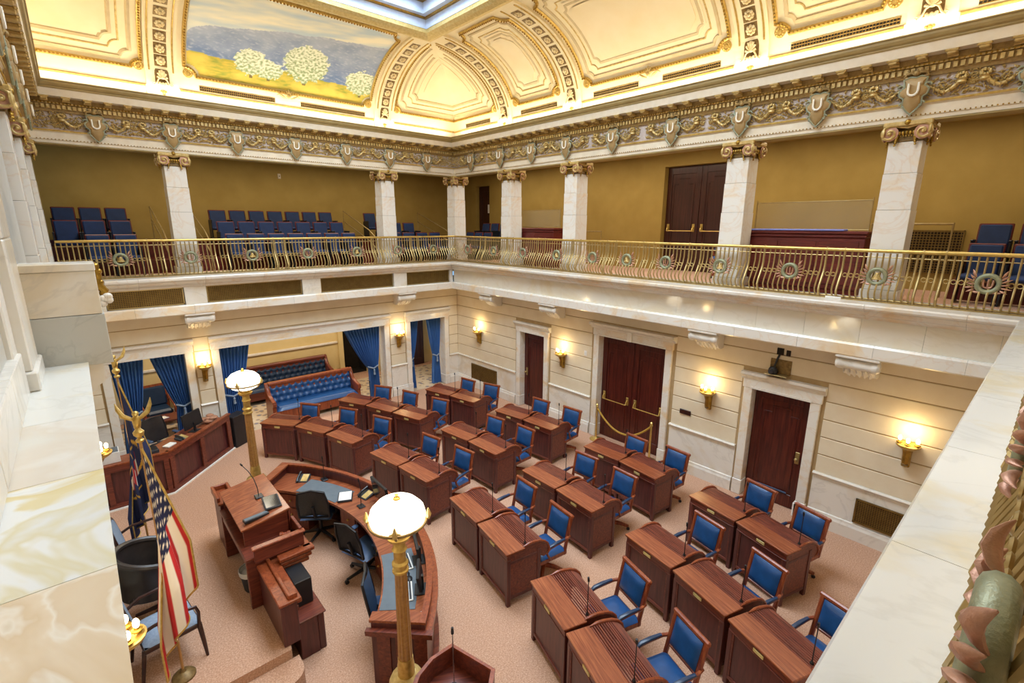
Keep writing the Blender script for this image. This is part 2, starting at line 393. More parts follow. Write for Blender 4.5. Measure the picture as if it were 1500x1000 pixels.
# doors
def door(name, side, s0, s1, z0, z1, e, label, leaves=1, mat='rosewood', kind='panic', knob_s=None):
    root = thing(name, label, 'door', kind='structure')
    wbox(MB(), side, s0, s1, e - .06, e - .02, z0, z1).build('door_core', 'rosewood_dark', root)
    for k in range(leaves):
        a = s0 + (s1 - s0) * k / leaves + .006; b = s0 + (s1 - s0) * (k + 1) / leaves - .006
        lf = wbox(MB(), side, a, b, e - .02, e, z0 + .01, z1 - .01, .004).build('door_leaf', mat, root)
        m = MB(); st = .13
        wbox(m, side, a, a + st, e, e + .018, z0 + .01, z1 - .01, .005); wbox(m, side, b - st, b, e, e + .018, z0 + .01, z1 - .01, .005)
        wbox(m, side, a + st, b - st, e, e + .018, z1 - .18, z1 - .01, .005); wbox(m, side, a + st, b - st, e, e + .018, z0 + .01, z0 + .26, .005)
        m.build('door_frame', mat, lf)
        m = MB(); c = (a + b) / 2; hw = (b - a) / 2 - st - .05
        for sx in (-1, 1): wbox(m, side, c + sx * hw - .012, c + sx * hw + .012, e, e + .014, z0 + .36, z1 - .42, .004)
        wbox(m, side, c - hw * .55, c + hw * .55, e, e + .014, z1 - .30, z1 - .275, .004)
        for sx in (-1, 1): wbox(m, side, min(c + sx * hw, c + sx * hw * .55), max(c + sx * hw, c + sx * hw * .55), e, e + .014, z1 - .43, z1 - .405, .004)
        m.build('panel_moulding', mat, lf)
        if kind == 'panic':
            m = MB(); zz = z0 + .98; p = .09
            m.tube([WP(side, a + .1, e + p, zz), WP(side, b - .1, e + p, zz)], .012, 8)
            for q in (a + .1, b - .1):
                m.tube([WP(side, q, e + .015, zz + .12), WP(side, q, e + p * .8, zz + .06), WP(side, q, e + p, zz)], .014, 6)
                wbox(m, side, q - .035, q + .035, e + .018, e + .035, zz - .02, zz + .17, .006)
            m.build('panic_bar', 'brass_bright', lf, True)
    if knob_s is not None:
        m = MB(); wbox(m, side, knob_s - .035, knob_s + .035, e + .018, e + .028, z0 + .9, z0 + 1.12, .006)
        q = WP(side, knob_s, e + .08, z0 + 1.0); m.ball(q, .032, 10, 6); m.cyl(WP(side, knob_s, e + .02, z0 + 1.0), q, .014)
        m.build('door_knob', 'brass', root, True)
    return root
door('door_1', 'B', 8.69, 9.61, 0, 2.17, -.16, 'narrow dark wooden door nearest the room corner', 1, 'rosewood', None, 9.5)
door('door_2', 'B', 5.16, 6.89, 0, 2.52, -.16, 'tall double door with brass panic bars behind the rope barrier', 2)
d3 = door('door_3', 'B', 2.41, 3.36, 0, 2.14, -.16, 'single dark wooden door beneath the black wall camera', 1, 'rosewood', None, 2.53)
wbox(MB(), 'B', 2.62, 3.2, -.142, -.125, .27, .30, .004).build('kick_strip', 'steel_blue', d3)
wbox(MB(), 'B', 2.36, 2.44, -.1, .06, 0, .26, .01).build('door_stop', 'paper', d3)

# ------------------------------------------------------------------ balcony front
BAND = [(-.02, 3.12), (.47, 3.12), (.49, 3.14), (.49, 3.3), (.47, 3.33), (-.02, 3.33)]
LEDGE = [(-.3, 3.7), (.46, 3.7), (.48, 3.73), (.5, 3.75), (.545, 3.77), (.57, 3.8), (.575, 3.83), (.62, 3.845), (.635, 3.87), (.64, 3.91), (.63, 3.93), (-.3, 3.93)]
def pieces(side, prof, L, root, nm, mat):
    a, b = SPAN[side]; n = round((b - a) / L); l = (b - a) / n
    for k in range(n):
        sweep(MB(), side, prof, a + k * l + (.0015 if k else 0), a + (k + 1) * l - (.0015 if k < n - 1 else 0), k == 0, k == n - 1).build(nm, mat, root)
bal = {}
for side, lab, nm in (('A', 'balcony front over the curtained openings with bronze grilles', 'trim_7'), ('B', 'polished marble balcony front over the doors', 'trim_8'),
                  ('C', 'near marble balcony ledge beneath the camera', 'trim_9')):
    r = bal[side] = thing(nm, lab, 'balcony', kind='structure')
    pieces(side, BAND, 1.0, r, 'band_slab', 'marble_gold' if side != 'C' else 'marble'); pieces(side, LEDGE, 1.12, r, 'ledge_slab', 'marble_ledge' if side == 'C' else 'marble_gold')
    a, b = SPAN[side]
    if side == 'A':
        blocks = [(-.3, .3), (1.6, 2.0), (4.02, 4.46), (6.47, 6.87), (8.33, 8.43)]
        for s0, s1 in blocks: wbox(MB(), side, s0, s1, -.02, .45, 3.33, 3.7, .004).build('fascia_block', 'marble', r)
        for (p, q) in zip(blocks, blocks[1:]):
            s0, s1 = p[1] + .01, q[0] - .01
            g = wbox(MB(), side, s0, s1, .3, .36, 3.34, 3.69).build('vent_grille', 'grille_back', r)
            m = MB()
            for k in range(int((s1 - s0) / .036)): wbox(m, side, s0 + k * .036, s0 + k * .036 + .012, .36, .372, 3.35, 3.68)
            for k in range(10): wbox(m, side, s0, s1, .362, .376, 3.35 + k * .035, 3.362 + k * .035)
            o = m.build('lattice', 'grille_metal', g); o['kind'] = 'stuff'
            m = MB(); wbox(m, side, s0, s1, .36, .4, 3.335, 3.355); wbox(m, side, s0, s1, .36, .4, 3.675, 3.695)
            wbox(m, side, s0, s0 + .02, .36, .4, 3.335, 3.695); wbox(m, side, s1 - .02, s1, .36, .4, 3.335, 3.695)
            m.build('grille_frame', 'brass', g)
    else:
        n = round((b - a - .45) / .76)
        for k in range(n):
            l = (b - .45 - a) / n; wbox(MB(), side, a + k * l + .0015, a + (k + 1) * l - .0015, -.02, .415, 3.33, 3.7).build('fascia_slab', 'marble_fascia', r)
# carved console brackets beneath the balcony
def bracket():
    root = thing('console_bracket', 'x', 'bracket', group='carved marble brackets beneath the balcony')
    p = [(0, 0), (.32, 0), (.36, -.03), (.37, -.08), (.33, -.13), (.27, -.14), (.22, -.17), (.16, -.23), (.08, -.25), (0, -.24)]
    MB().prism([(y, z) for y, z in p], -.13, .13, 'x').build('bracket_body', 'marble', root)
    m = MB(); prof = [(.05, -.17), (.07, -.15), (.07, -.12), (.055, -.1), (.062, -.03), (.062, .03), (.055, .1), (.07, .12), (.07, .15), (.05, .17)]
    m.lathe(prof, 14, mtx=Matrix.Translation((0, .33, -.075)) @ Matrix.Rotation(PI / 2, 4, 'Y')); m.build('scroll_roll', 'marble', root, True)
    MB().cbox(-.17, .17, 0, .42, 0, .035, .008).build('abacus', 'marble', root)
    m = MB()
    for k in range(-2, 3): m.tube([(k * .045, .26, -.145), (k * .05, .2, -.19), (k * .04, .12, -.255)], [.018, .024, .01], 6)
    m.build('acanthus_leaf', 'marble', root, True)
    return root
bk = bracket(); bk.scale = (1.65, 1.15, 1.3); first = True
for side, s, lab in (('A', 1.82, 'carved marble bracket above the wall lamp by the side desk'), ('A', 6.87, 'carved marble bracket above the lamp between the curtained openings'),
    ('B', 10.64, 'carved marble bracket nearest the room corner on the doored wall'), ('B', 8.21, 'carved marble bracket between the narrow door and double door'),
    ('B', 4.2, 'carved marble bracket between the double door and single door'), ('B', 1.78, 'carved marble bracket above the floor vent past the single door')):
    place(bk, WP(side, s, 0, 3.085), ROT[side], lab, first); first = False

# wall vents
def vent(side, s0, s1, z0, z1, e, root, step=.03):
    g = wbox(MB(), side, s0, s1, e, e + .004, z0, z1).build('vent_backing', 'dark_void', root)
    m = MB(); wbox(m, side, s0, s1, e, e + .03, z0, z0 + .02); wbox(m, side, s0, s1, e, e + .03, z1 - .02, z1)
    wbox(m, side, s0, s0 + .02, e, e + .03, z0, z1); wbox(m, side, s1 - .02, s1, e, e + .03, z0, z1); m.build('vent_frame', 'grille_metal', root)
    m = MB(); k = s0 + step
    while k < s1 - .01: wbox(m, side, k - .005, k + .005, e + .004, e + .014, z0, z1); k += step
    k = z0 + step
    while k < z1 - .01: wbox(m, side, s0, s1, e + .006, e + .018, k - .006, k + .006); k += step
    m.build('lattice', 'grille_metal', root)['kind'] = 'stuff'
v1 = thing('wall_vent', 'square bronze vent grille low on the wall past the single door', 'vent'); vent('B', .85, 1.56, .31, .73, .006, v1)
v2 = thing('wall_vent', 'bronze vent grille low on the wall behind the corner desks', 'vent'); vent('B', 10.65, 11.88, .12, .76, .006, v2)

# ------------------------------------------------------------------ lounge behind the back wall
lw = thing('wall_lounge', 'yellow plaster lounge wall behind the curtains', 'wall', kind='structure')
MB().box(-2.2, 6.1, 15.25, 15.5, 0, 3.1).box(7.0, 10.2, 15.25, 15.5, 0, 3.1).box(6.1, 7.0, 15.25, 15.5, 2.1, 3.1).box(-2.3, -2.2, 12.6, 15.5, 0, 3.1).box(10.2, 10.3, 12.6, 15.5, 0, 3.1).build('plaster_face', 'lounge_wall', lw)
MB().box(6.0, 7.1, 16.2, 16.3, 0, 2.3).box(5.9, 6.05, 15.4, 16.3, 0, 2.4).box(7.05, 7.2, 15.4, 16.3, 0, 2.4).box(5.9, 7.2, 15.3, 16.4, 2.3, 2.4).box(5.9, 7.2, 15.4, 16.4, -.1, 0).build('passage_end', 'dark_void', lw)
MB().cbox(-2.2, 5.95, 15.2, 15.25, 1.25, 1.32, .01).build('dado_rail', 'marble', lw)
MB().cbox(-2.2, 5.95, 15.22, 15.25, 0, .18, .01).build('baseboard', 'marble', lw)
MB().cbox(5.96, 6.12, 15.17, 15.3, 0, 2.15, .01).cbox(6.98, 7.12, 15.17, 15.3, 0, 2.15, .01).build('door_casing', 'lounge_wall', lw)
door('door_4', 'A', 8.0, 9.1, 0, 2.3, -2.5, 'dark door of the lounge seen through the corner opening', 1, 'rosewood_dark', None, 8.2)
tag(MB().box(-2.3, 10.3, YA + .3, 16.4, 3.1, 3.2).build('ceiling_lounge', 'lounge_wall'), 'low ceiling of the lounge under the gallery', 'ceiling', kind='structure')

# ------------------------------------------------------------------ gallery shell
gf = tag(MB().box(-3, 11.8, YA - .02, 15.9, 3.6, 3.9).box(XB - .02, 11.8, -3.5, YA, 3.6, 3.9).box(-1.2, XB, -3.5, YC, 3.6, 3.9).build('floor_gallery', 'carpet'), 'carpeted floor of the public gallery', 'floor', kind='structure')
for k in (1, 2):
    MB().box(-2.5, 11.2, 12.85 + .8 * k, 15.8, 3.9, 3.9 + .29 * k).build('riser_step', 'claret', gf)
gw = thing('wall_gallery', 'olive gold plaster wall at the back of the gallery', 'wall', kind='structure')
MB().box(-3, 11.8, 15.6, 15.9, 3.6, 7.0).build('plaster_back', 'olive', gw)
m = MB()
for a, b in ((-3.5, 5.2), (7.0, 13.95), (14.75, 15.7)): m.box(11.3, 11.6, a, b, 3.6, 7)
m.box(11.3, 11.6, 5.2, 7.0, 6.42, 7).box(11.3, 11.6, 13.95, 14.75, 6.35, 7).build('plaster_right', 'olive', gw)
MB().box(-1.2, 11.8, -3.6, -3.4, 3.6, 7).box(-3.2, -3, 12.6, 15.9, 3.6, 7).box(-1.4, -1.2, -3.5, -.3, 3.6, 7).build('plaster_front', 'olive', gw)
MB().box(-2.9, 11.2, 15.56, 15.6, 4.48, 4.62).build('base_trim', 'claret', gw)
tag(MB().box(-3.2, 11.8, YA + .3, 15.9, 6.7, 6.8).box(XB + .3, 11.8, -3.6, YA + .35, 6.7, 6.8).box(-1.4, XB + .3, -3.6, YC - .3, 6.7, 6.8).build('ceiling_gallery', 'olive'), 'olive ceiling over the gallery', 'ceiling', kind='structure')
def gdoor(): 
    d = door('door_5', 'B', 5.2, 7.0, 3.9, 6.42, -2.6, 'tall dark double door with brass bars at the back of the gallery', 2, 'rosewood_dark')
    d2 = door('door_6', 'B', 13.95, 14.75, 3.9, 6.35, -2.6, 'dark single gallery door bearing a white paper notice', 1, 'rosewood_dark', None)
    n = wbox(MB(), 'B', 14.0, 14.24, -2.58, -2.575, 5.42, 5.72).build('paper_notice', 'paper', d2); n['label'] = 'white paper notice'
gdoor()

# ------------------------------------------------------------------ entablature all round
ARCH = [(-.3, 6.42), (0, 6.42), (0, 6.47), (.012, 6.475), (.012, 6.6), (.03, 6.62), (-.3, 6.62)]
FRZ = [(-.3, 6.62), (.0, 6.645), (-.01, 6.66), (-.01, 6.955), (-.3, 6.955)]
BED = [(-.3, 6.955), (.02, 6.955), (.03, 6.985), (.04, 7.0), (.04, 7.08), (.07, 7.09), (.07, 7.1), (.06, 7.11), (.06, 7.19), (-.3, 7.19)]
CORO = [(-.3, 7.19), (.24, 7.19), (.245, 7.3), (.25, 7.31), (-.3, 7.31)]
CYMA = [(-.3, 7.31), (.25, 7.31), (.262, 7.325), (.262, 7.34), (.285, 7.36), (.3, 7.39), (.3, 7.42), (.315, 7.43), (.315, 7.445), (.2, 7.45), (.1, 7.42), (-.3, 7.42)]
CART = {'A': [.66, 1.85, 3.04, 4.29, 5.53, 6.73, 7.89], 'B': [11.74, 10.45, 9.25, 8.08, 6.88, 5.37 - .1, 4.08, 2.92, 1.76, .6],
        'D': [11.74, 10.45, 9.25, 8.08, 6.88, 5.27, 4.08, 2.92], 'C': []}
CART['B'] = [11.7, 10.42, 9.22, 8.08, 6.76, 5.38, 4.08, 2.91, 1.76, .6]; CART['D'] = [11.7, 10.42, 9.22, 8.08, 6.76, 5.38, 4.08, 2.91]
# ornament meshes shared by every repeat
def cornucopia():
    m = MB()
    pts = [(.13 + .30 * t + .0 * t, .03, -.02 + .05 * math.sin(t * 5) - .09 * math.sin(PI * min(1, t * 1.25)) ) for t in [k / 12 for k in range(13)]]
    pts = [(.12 + .33 * t, .035, .055 - .15 * math.sin(t * PI * .62) + (.10 * max(0, t - .6) / .4)) for t in [k / 12 for k in range(13)]]
    m.tube(pts, [.009 + .017 * (k / 12) for k in range(13)], 8)
    for k in range(3, 12, 2): m.tube([(pts[k][0], .035 + .001 * k, pts[k][2] - .03), (pts[k][0] + .004, .06 + .001 * k, pts[k][2]), (pts[k][0], .035, pts[k][2] + .03)], .008, 5)
    m.lathe([(.02, 0), (.055, .02), (.05, .045), (.065, .06), (.0, .065)], 10, (.47, .03, -.01))
    for k in range(9):
        a = k * .7; m.ball((.47 + .045 * math.cos(a), .04 + .012 * (k % 3), .07 + .028 * math.sin(a) + .02), .022, 6, 4)
    return m
def leafage():
    m = MB(); R = random.Random(3)
    for k in range(120):
        x = R.uniform(.1, .6); z = R.uniform(-.12, .13); a = R.uniform(-1, 1) + (0 if x < .3 else .6); L = R.uniform(.04, .075)
        m.tube([(x, .0, z), (x + L * .5 * math.cos(a), .022, z + L * .5 * math.sin(a)), (x + L * math.cos(a), .006, z + L * math.sin(a))], [.004, .012, .002], 5)
    return m
def mirror(m):
    k = MB(); k.v = [(-x, y, z) for x, y, z in m.v]; k.f = [f[::-1] for f in m.f]; return k
co = cornucopia(); le = leafage()
ME_corn = [co.mesh('cornucopia', 'gold_pale', True), mirror(co).mesh('cornucopia', 'gold_pale', True)]
ME_leaf = [le.mesh('leafage', 'leaf_gold', True), mirror(le).mesh('leafage', 'leaf_gold', True)]
sh = [(-.1, .13), (-.05, .15), (0, .14), (.05, .15), (.1, .13), (.085, .06), (.13, .02), (.12, -.03), (.08, -.06), (.085, -.13), (.04, -.19), (0, -.23), (-.04, -.19), (-.085, -.13), (-.08, -.06), (-.12, -.03), (-.13, .02), (-.085, .06)]
m = MB(); n = len(sh)
m.add([(x, .0, z) for x, z in sh] + [(x, .05, z) for x, z in sh] + [(x * .74, .075, z * .78) for x, z in sh],
      [(i, (i + 1) % n, n + (i + 1) % n, n + i) for i in range(n)] + [(n + i, n + (i + 1) % n, 2 * n + (i + 1) % n, 2 * n + i) for i in range(n)] + [tuple(range(2 * n, 3 * n))])
ME_shield = m.mesh('shield', 'shield_bronze', True)
m = MB(); m.tube([(x * 1.03, .045, z * 1.03) for x, z in sh], .012, 6, True)
for sx in (-1, 1):
    m.tube([(sx * (.12 + .03 * math.cos(a)), .05, .05 + .03 * math.sin(a)) for a in [k * .6 for k in range(9)]], .01, 6)
    m.tube([(sx * (.09 + .024 * math.cos(a)), .05, -.13 + .024 * math.sin(a)) for a in [k * .6 for k in range(9)]], .009, 6)
ME_srim = m.mesh('shield_rim', 'patina_blue', True)
m = MB(); m.tube([(-.045, .095, .085), (-.045, .095, -.0)] + [(-.045 * math.cos(a), .095, -.045 * math.sin(a)) for a in [PI * k / 6 for k in range(7)]] + [(.045, .095, .085)], .012, 6)
ME_U = m.mesh('letter_u', 'cove_light', True)
m = MB()
for sx in (-1, 1): m.tube([(0, .04, .17), (sx * .04, .06, .2), (sx * .09, .05, .19), (sx * .1, .04, .16), (sx * .075, .04, .15)], .018, 6)
m.ball((0, .06, .19), .03, 8, 5)
for k in range(5): m.ball((-.08 + .04 * k, .03, .225), .022, 6, 4)
ME_crest = m.mesh('crest', 'bed_gold', True)
m = MB(); m.cbox(-.05, .05, 0, .165, -.055, .0, .012); m.tube([(-.06, .165, -.012), (.06, .165, -.012)], .018, 6); m.tube([(-.055, .02, -.05), (.055, .02, -.05)], .02, 6)
m.ball((-.055, .155, -.01), .018, 6, 4); m.ball((.055, .155, -.01), .018, 6, 4)
ME_mod = m.mesh('modillion', 'gold_pale', True)
def wallmtx(side, s, e, z): return Matrix.Translation(WP(side, s, e, z)) @ Matrix.Rotation(ROT[side], 4, 'Z')
for side, lab, nm in (('A', 'gilded entablature over the back gallery', 'trim_10'), ('B', 'gilded entablature over the right gallery', 'trim_11'),
                  ('D', 'gilded entablature over the left marble wall', 'trim_12'), ('C', 'gilded entablature over the near gallery', 'trim_13')):
    a, b = SPAN[side]; r = thing(nm, lab, 'entablature', kind='structure')
    for nmn, pr, mt in (('architrave', ARCH, 'corona'), ('frieze', FRZ, 'lavender'), ('bed_mould', BED, 'bed_gold'), ('corona', CORO, 'corona'), ('cyma', CYMA, 'taupe')):
        sweep(MB(), side, pr, a, b, True, True).build(nmn, mt, r)
    sweep(MB(), side, [(0, 6.62), (.04, 6.62), (.045, 6.635), (.035, 6.65), (0, 6.65)], a, b, True, True).build('fillet', 'gold_leaf', r)
    sweep(MB(), side, [(.03, 7.085), (.075, 7.085), (.08, 7.1), (.07, 7.115), (.03, 7.115)], a, b, True, True).build('fillet', 'gold_pale', r)
    sweep(MB(), side, [(-.01, 6.40), (.0, 6.40), (.0, 6.424), (-.3, 6.424), (-.3, 6.4)], a, b, True, True).build('soffit_edge', 'taupe', r)
    if side == 'C': continue
    m = MB(); k = a + .1
    while k < b - .1: wbox(m, side, k, k + .042, .04, .075, 7.005, 7.07); k += .072
    m.build('dentil_row', 'gold_pale', r)['kind'] = 'stuff'
    m = MB(); k = a + .1
    while k < b - .1: m.ball(WP(side, k, .075, 7.1), .017, 5, 3); m.ball(WP(side, k, .02, 6.485), .011, 5, 3); k += .05
    m.build('bead_row', 'gold', r)['kind'] = 'stuff'
    n = round((b - a - .6) / .3)
    for k in range(n + 1):
        s = a + .3 + (b - a - .6) * k / n
        link('modillion', ME_mod, r, mtx=wallmtx(side, s, .06, 7.19))
    cs = CART[side]
    for s in cs:
        g = link('cartouche', ME_shield, r, mtx=wallmtx(side, s, .02, 6.775) @ Matrix.Scale(1.2, 4))
        for nmn, me in (('shield_rim', ME_srim), ('letter_u', ME_U), ('crest', ME_crest)): link(nmn, me, g)
        for sx in (0, 1):
            link('cornucopia', ME_corn[sx], r, mtx=wallmtx(side, s, .0, 6.8))
            link('leafage', ME_leaf[sx], r, mtx=wallmtx(side, s, -.01, 6.8))['kind'] = 'stuff'
    for sd, s, k in (('A', XB - .6, 1), ('A', .36, 0), ('B', YA - .6, 0), ('D', YA - .6, 1)):
        if sd == side: link('leafage', ME_leaf[k], r, mtx=wallmtx(side, s, -.01, 6.8))['kind'] = 'stuff'

# ------------------------------------------------------------------ columns with gilded capitals
def volute(m, cx, y, cz, sg, r0=.105):
    pts = []
    for k in range(26):
        a = k / 25 * 4.4 * PI / 2 * 1.25; r = r0 * (1 - k / 25 * .85)
        pts.append((cx + sg * r * math.sin(a), y + .01 * k / 25, cz + r * math.cos(a)))
    m.tube(pts, [.02 - .008 * k / 25 for k in range(26)], 6)
    m.ball((cx, y + .01, cz), .026, 8, 5)
W2 = .215
capm = []
def make_column():
    root = thing('column', 'x', 'column', group='marble gallery columns')
    z = 3.93; hs = [.16, .55, .6, .5, .42]
    for k, h in enumerate(hs):
        w = W2 + (.02 if k == 0 else 0) - .006 * k
        MB().cbox(-w, w, -w, w, z - 3.9, z - 3.9 + h - .004, .004).build('shaft_block', 'marble_gold', root); z += h
    cz = 6.27 - 3.9
    MB().cbox(-.2, .2, -.2, .2, 2.26, 2.40, .01).build('capital_bell', 'gold_dark', root)
    MB().cbox(-.275, .275, -.275, .275, 2.455, 2.52, .012).build('abacus', 'gold_pale', root)
    for q in range(4):
        mt = Matrix.Rotation(q * PI / 2, 4, 'Z')
        m = MB()
        for sg in (-1, 1): volute(m, sg * .185, .255, cz, sg)
        m.tube([(-.185, .25, cz + .105), (0, .23, cz + .07), (.185, .25, cz + .105)], .018, 6)
        m.xf(mt).build('volute_pair', 'gold_pale', root, True)
        m = MB()
        for sg in (-1, 1):
            m.lathe([(.0, 0), (.1, .0), (.1, .012), (0, .012)], 14, mtx=Matrix.Translation((sg * .185, .243, cz)) @ Matrix.Rotation(-PI / 2, 4, 'X'))
        m.xf(mt).build('volute_face', 'rose_copper', root, True)
        m = MB()
        for k in range(5): m.ball((-.08 + .04 * k, .225, cz + .0), (.018, .015, .03), 6, 4)
        for k in range(7): m.ball((-.09 + .03 * k, .225, cz - .04), .011, 6, 4)
        m.ball((0, .25, cz + .13), .045, 8, 5)
        for sg in (-1, 1):
            for j in range(4): m.ball((sg * (.1 + .005 * j), .23, cz - .06 - .032 * j), .027 - .004 * j, 6, 4)
        m.xf(mt).build('garland', 'gold', root, True)
    return root
c0 = make_column(); first = True
for side, s, lab in (('A', 1.83, 'square marble column with gilded capital by the left gallery seat block'), ('A', 6.68, 'square marble column with gilded capital past the long gallery seat rows'),
    ('X', 0, 'square marble corner column with gilded capital where the galleries meet'), ('B', 10.28, 'square marble column with gilded capital between corner seats and far cabinet'),
    ('B', 7.98, 'square marble column with gilded capital between far cabinet and double door'), ('B', 4.1, 'square marble column with gilded capital between double door and near cabinet'),
    ('B', 1.77, 'square marble column with gilded capital between near cabinet and steps'), ('D', 10.2, 'square marble column with gilded capital on the left wall nearest the corner'),
    ('D', 8.0, 'second square marble column from the corner on the left wall'), ('D', 12.6, 'corner marble column with gilded capital behind the railing end')):
    p = (XB + .16, YA + .16, 3.9) if side == 'X' else WP(side, s, -.22, 3.9)
    place(c0, p, 0, lab, first); first = False

# ------------------------------------------------------------------ left wall above the ledge
lm = thing('wall_left_upper', 'pale marble upper wall beside the camera with pilaster', 'wall', kind='structure')
MB().box(-.9, -.48, YC - .3, 12.7, 3.2, 6.42).build('wall_core', 'marble_grey', lm)
js = [-.4, .3, 1.05, 1.86, 2.7, 3.56, 5.0]
for a, b in zip(js, js[1:]):
    sweep(MB(), 'D', [(-.3, 3.75), (.17, 3.75), (.19, 3.8), (.2, 3.84), (.245, 3.87), (.25, 3.93), (-.3, 3.93)], a + .0015, b - .0015).build('ledge_slab', {.3: 'marble_peach', 1.05: 'marble_peach', 1.86: 'marble_agate', 2.7: 'marble_beige'}.get(a, 'marble_ledge'), lm)
    MB().cbox(-.6, -.35, a + .0015, min(b, 4.28) - .0015, 3.93, 4.2, .006).build('base_slab', 'marble', lm)
    MB().cbox(-.6, -.40, a + .0015, b - .0015, 4.2, 6.42, .004).build('wall_slab', 'marble_grey', lm)
MB().box(-.6, -.28, 5.0, 12.6, 3.2, 3.93).build('ledge_core', 'marble', lm)
for y0, y1 in ((5.0, 7.75), (8.25, 9.95), (10.45, 12.4)):
    MB().cbox(-.6, -.42, y0 + .002, y1 - .002, 3.93, 6.42, .004).build('wall_slab', 'marble_grey', lm)
for x0, x1, y0, y1, z0, z1 in ((-.52, -.295, 4.3, 4.9, 3.93, 4.06), (-.52, -.315, 4.33, 4.87, 4.06, 4.9), (-.52, -.315, 4.33, 4.87, 4.903, 5.7), (-.52, -.315, 4.33, 4.87, 5.703, 6.42), (-.52, -.37, 4.1, 5.1, 4.06, 6.42)):
    MB().cbox(x0, x1, y0, y1, z0, z1, .01).build('pilaster_block', 'marble', lm)
pd = thing('wall_block', 'tall pale marble block standing on the left ledge', 'marble block', kind='structure')
MB().cbox(-.34, .105, 5.0, 5.3, 3.9, 4.30, .004).build('marble_slab', 'marble_grey', pd)
MB().cbox(-.34, .095, 5.004, 5.3, 4.304, 4.64, .004).build('marble_slab', 'marble', pd)
MB().cbox(-.34, .1, 4.99, 5.3, 4.642, 4.7, .006).build('cap_slab', 'marble', pd)
sweep(MB(), 'D', [(-.1, 3.6), (.2, 3.6), (.22, 3.66), (.27, 3.69), (.28, 3.72), (.33, 3.75), (.34, 3.9), (-.1, 3.9)], 5.02, 5.4).build('moulded_return', 'marble', pd)
m = MB(); m.tube([(.1, 5.25, 4.66), (.12, 5.25, 4.58), (.1, 5.25, 4.52), (.14, 5.25, 4.45), (.13, 5.25, 4.42)], [.03, .02, .03, .03, .02], 8)
for k in range(6): m.ball((.11 + .012 * (k % 2), 5.25, 4.66 - .045 * k), .025, 7, 5)
m.build('gilt_ornament', 'gold', pd, True)
m = MB()
for k in range(7): m.ball((.13 + .025 * math.cos(k), 5.22, 4.38 + .03 * math.sin(k * 1.3)), .03, 7, 5)
m.build('marble_ornament', 'marble', pd, True)
# ------------------------------------------------------------------ coved ceiling
E0, CA, CB, Z0 = -.16, 2.2, 1.5, 7.68
def cv(th, off=0):
    nx, nz = CB * math.cos(th), -CA * math.sin(th); L = math.hypot(nx, nz)
    return E0 + CA * (1 - math.cos(th)) + off * nx / L, Z0 + CB * math.sin(th) + off * nz / L
def CP(side, s, th, off=0): e, z = cv(th, off); return WP(side, s, e, z)
def cmtx(side, s, th, off=0):
    phi = math.atan2(CA * math.sin(th), CB * math.cos(th))
    return Matrix.Translation(CP(side, s, th, off)) @ Matrix.Rotation(ROT[side], 4, 'Z') @ Matrix.Rotation(-phi, 4, 'X')
def lim(side, th): e = cv(th)[0]; a, b = SPAN[side]; return a + e, b - e
ceil = thing('ceiling', 'cream and gold coved ceiling around the skylight', 'ceiling', kind='structure')
def patch(side, f0, f1, t0, t1, off, mat, nm, parent, nv=16, nu=1, edge=True, clip=True):
    rows = []
    for j in range(nv + 1):
        th = t0 + (t1 - t0) * j / nv; lo, hi = lim(side, th)
        a = f0(th) if callable(f0) else f0; b = f1(th) if callable(f1) else f1
        if clip: a = max(a, lo); b = min(b, hi)
        if b - a < .01: break
        rows.append([CP(side, a + (b - a) * i / nu, th, off) for i in range(nu + 1)])
        if edge: rows[-1] = [CP(side, a, th, 0)] + rows[-1] + [CP(side, b, th, 0)]
    if len(rows) < 2: return None
    m = MB(); m.ring(rows, closed_u=False)
    return m.build(nm, mat, parent)
for side in 'ABCD':
    a, b = SPAN[side]
    patch(side, -99, 99, 0, PI / 2, -.0, 'cove', 'cove_surface', ceil, 28, 1, False)
    sweep(MB(), side, [(E0 - .1, 7.42), (E0, 7.42), (E0, 7.68), (E0 - .1, 7.68)], a, b, True, True).build('light_strip', 'cove_light', ceil)
    sweep(MB(), side, [(E0 - .02, 7.66), (E0 + .03, 7.67), (E0 + .035, 7.69), (E0, 7.71), (E0 - .02, 7.71)], a, b, True, True).build('base_bead', 'gold_leaf', ceil)
    if side != 'C':
        sweep(MB(), side, [(1.96, 9.15), (2.0, 9.1), (2.1, 9.08), (2.2, 9.11), (2.26, 9.16), (2.26, 9.24), (1.96, 9.24)], a, b, True, True).build('rim_beam', 'rim_gold', ceil)
# shared ornaments (local: x along wall, y out of the surface, z up the curve)
m = MB()
for k in range(8):
    a = k * PI / 4; m.ball((.055 * math.cos(a), .012, .055 * math.sin(a)), (.03, .014, .03), 6, 4)
m.ball((0, .02, 0), .03, 8, 5); ME_ros = m.mesh('rosette', 'rosette_ivory', True)
ME_cof = MB().box(-.105, .105, .002, .008, -.105, .105).mesh('coffer', 'gold_dark')
m = MB(); p = [(-.12, -.15), (.12, -.15)] + [(.12 * math.cos(a), .06 + .14 * math.sin(a)) for a in [PI * k / 10 for k in range(11)]]
m.prism(p, .0, .01, 'y'); ME_nic = m.mesh('niche', 'gold_dark')
m = MB()
for k in range(7):
    a = PI * (k + .5) / 7; m.tube([(0, .02, -.02), (.06 * math.cos(a), .035, -.02 + .1 * math.sin(a)), (.085 * math.cos(a), .03, -.02 + .16 * math.sin(a))], [.008, .018, .022], 6)
for sx in (-1, 1): m.tube([(sx * .02, .03, .0), (sx * .07, .04, -.03), (sx * .1, .035, -.1), (sx * .15, .035, -.14), (sx * .17, .035, -.11), (sx * .145, .035, -.1)], .014, 6)
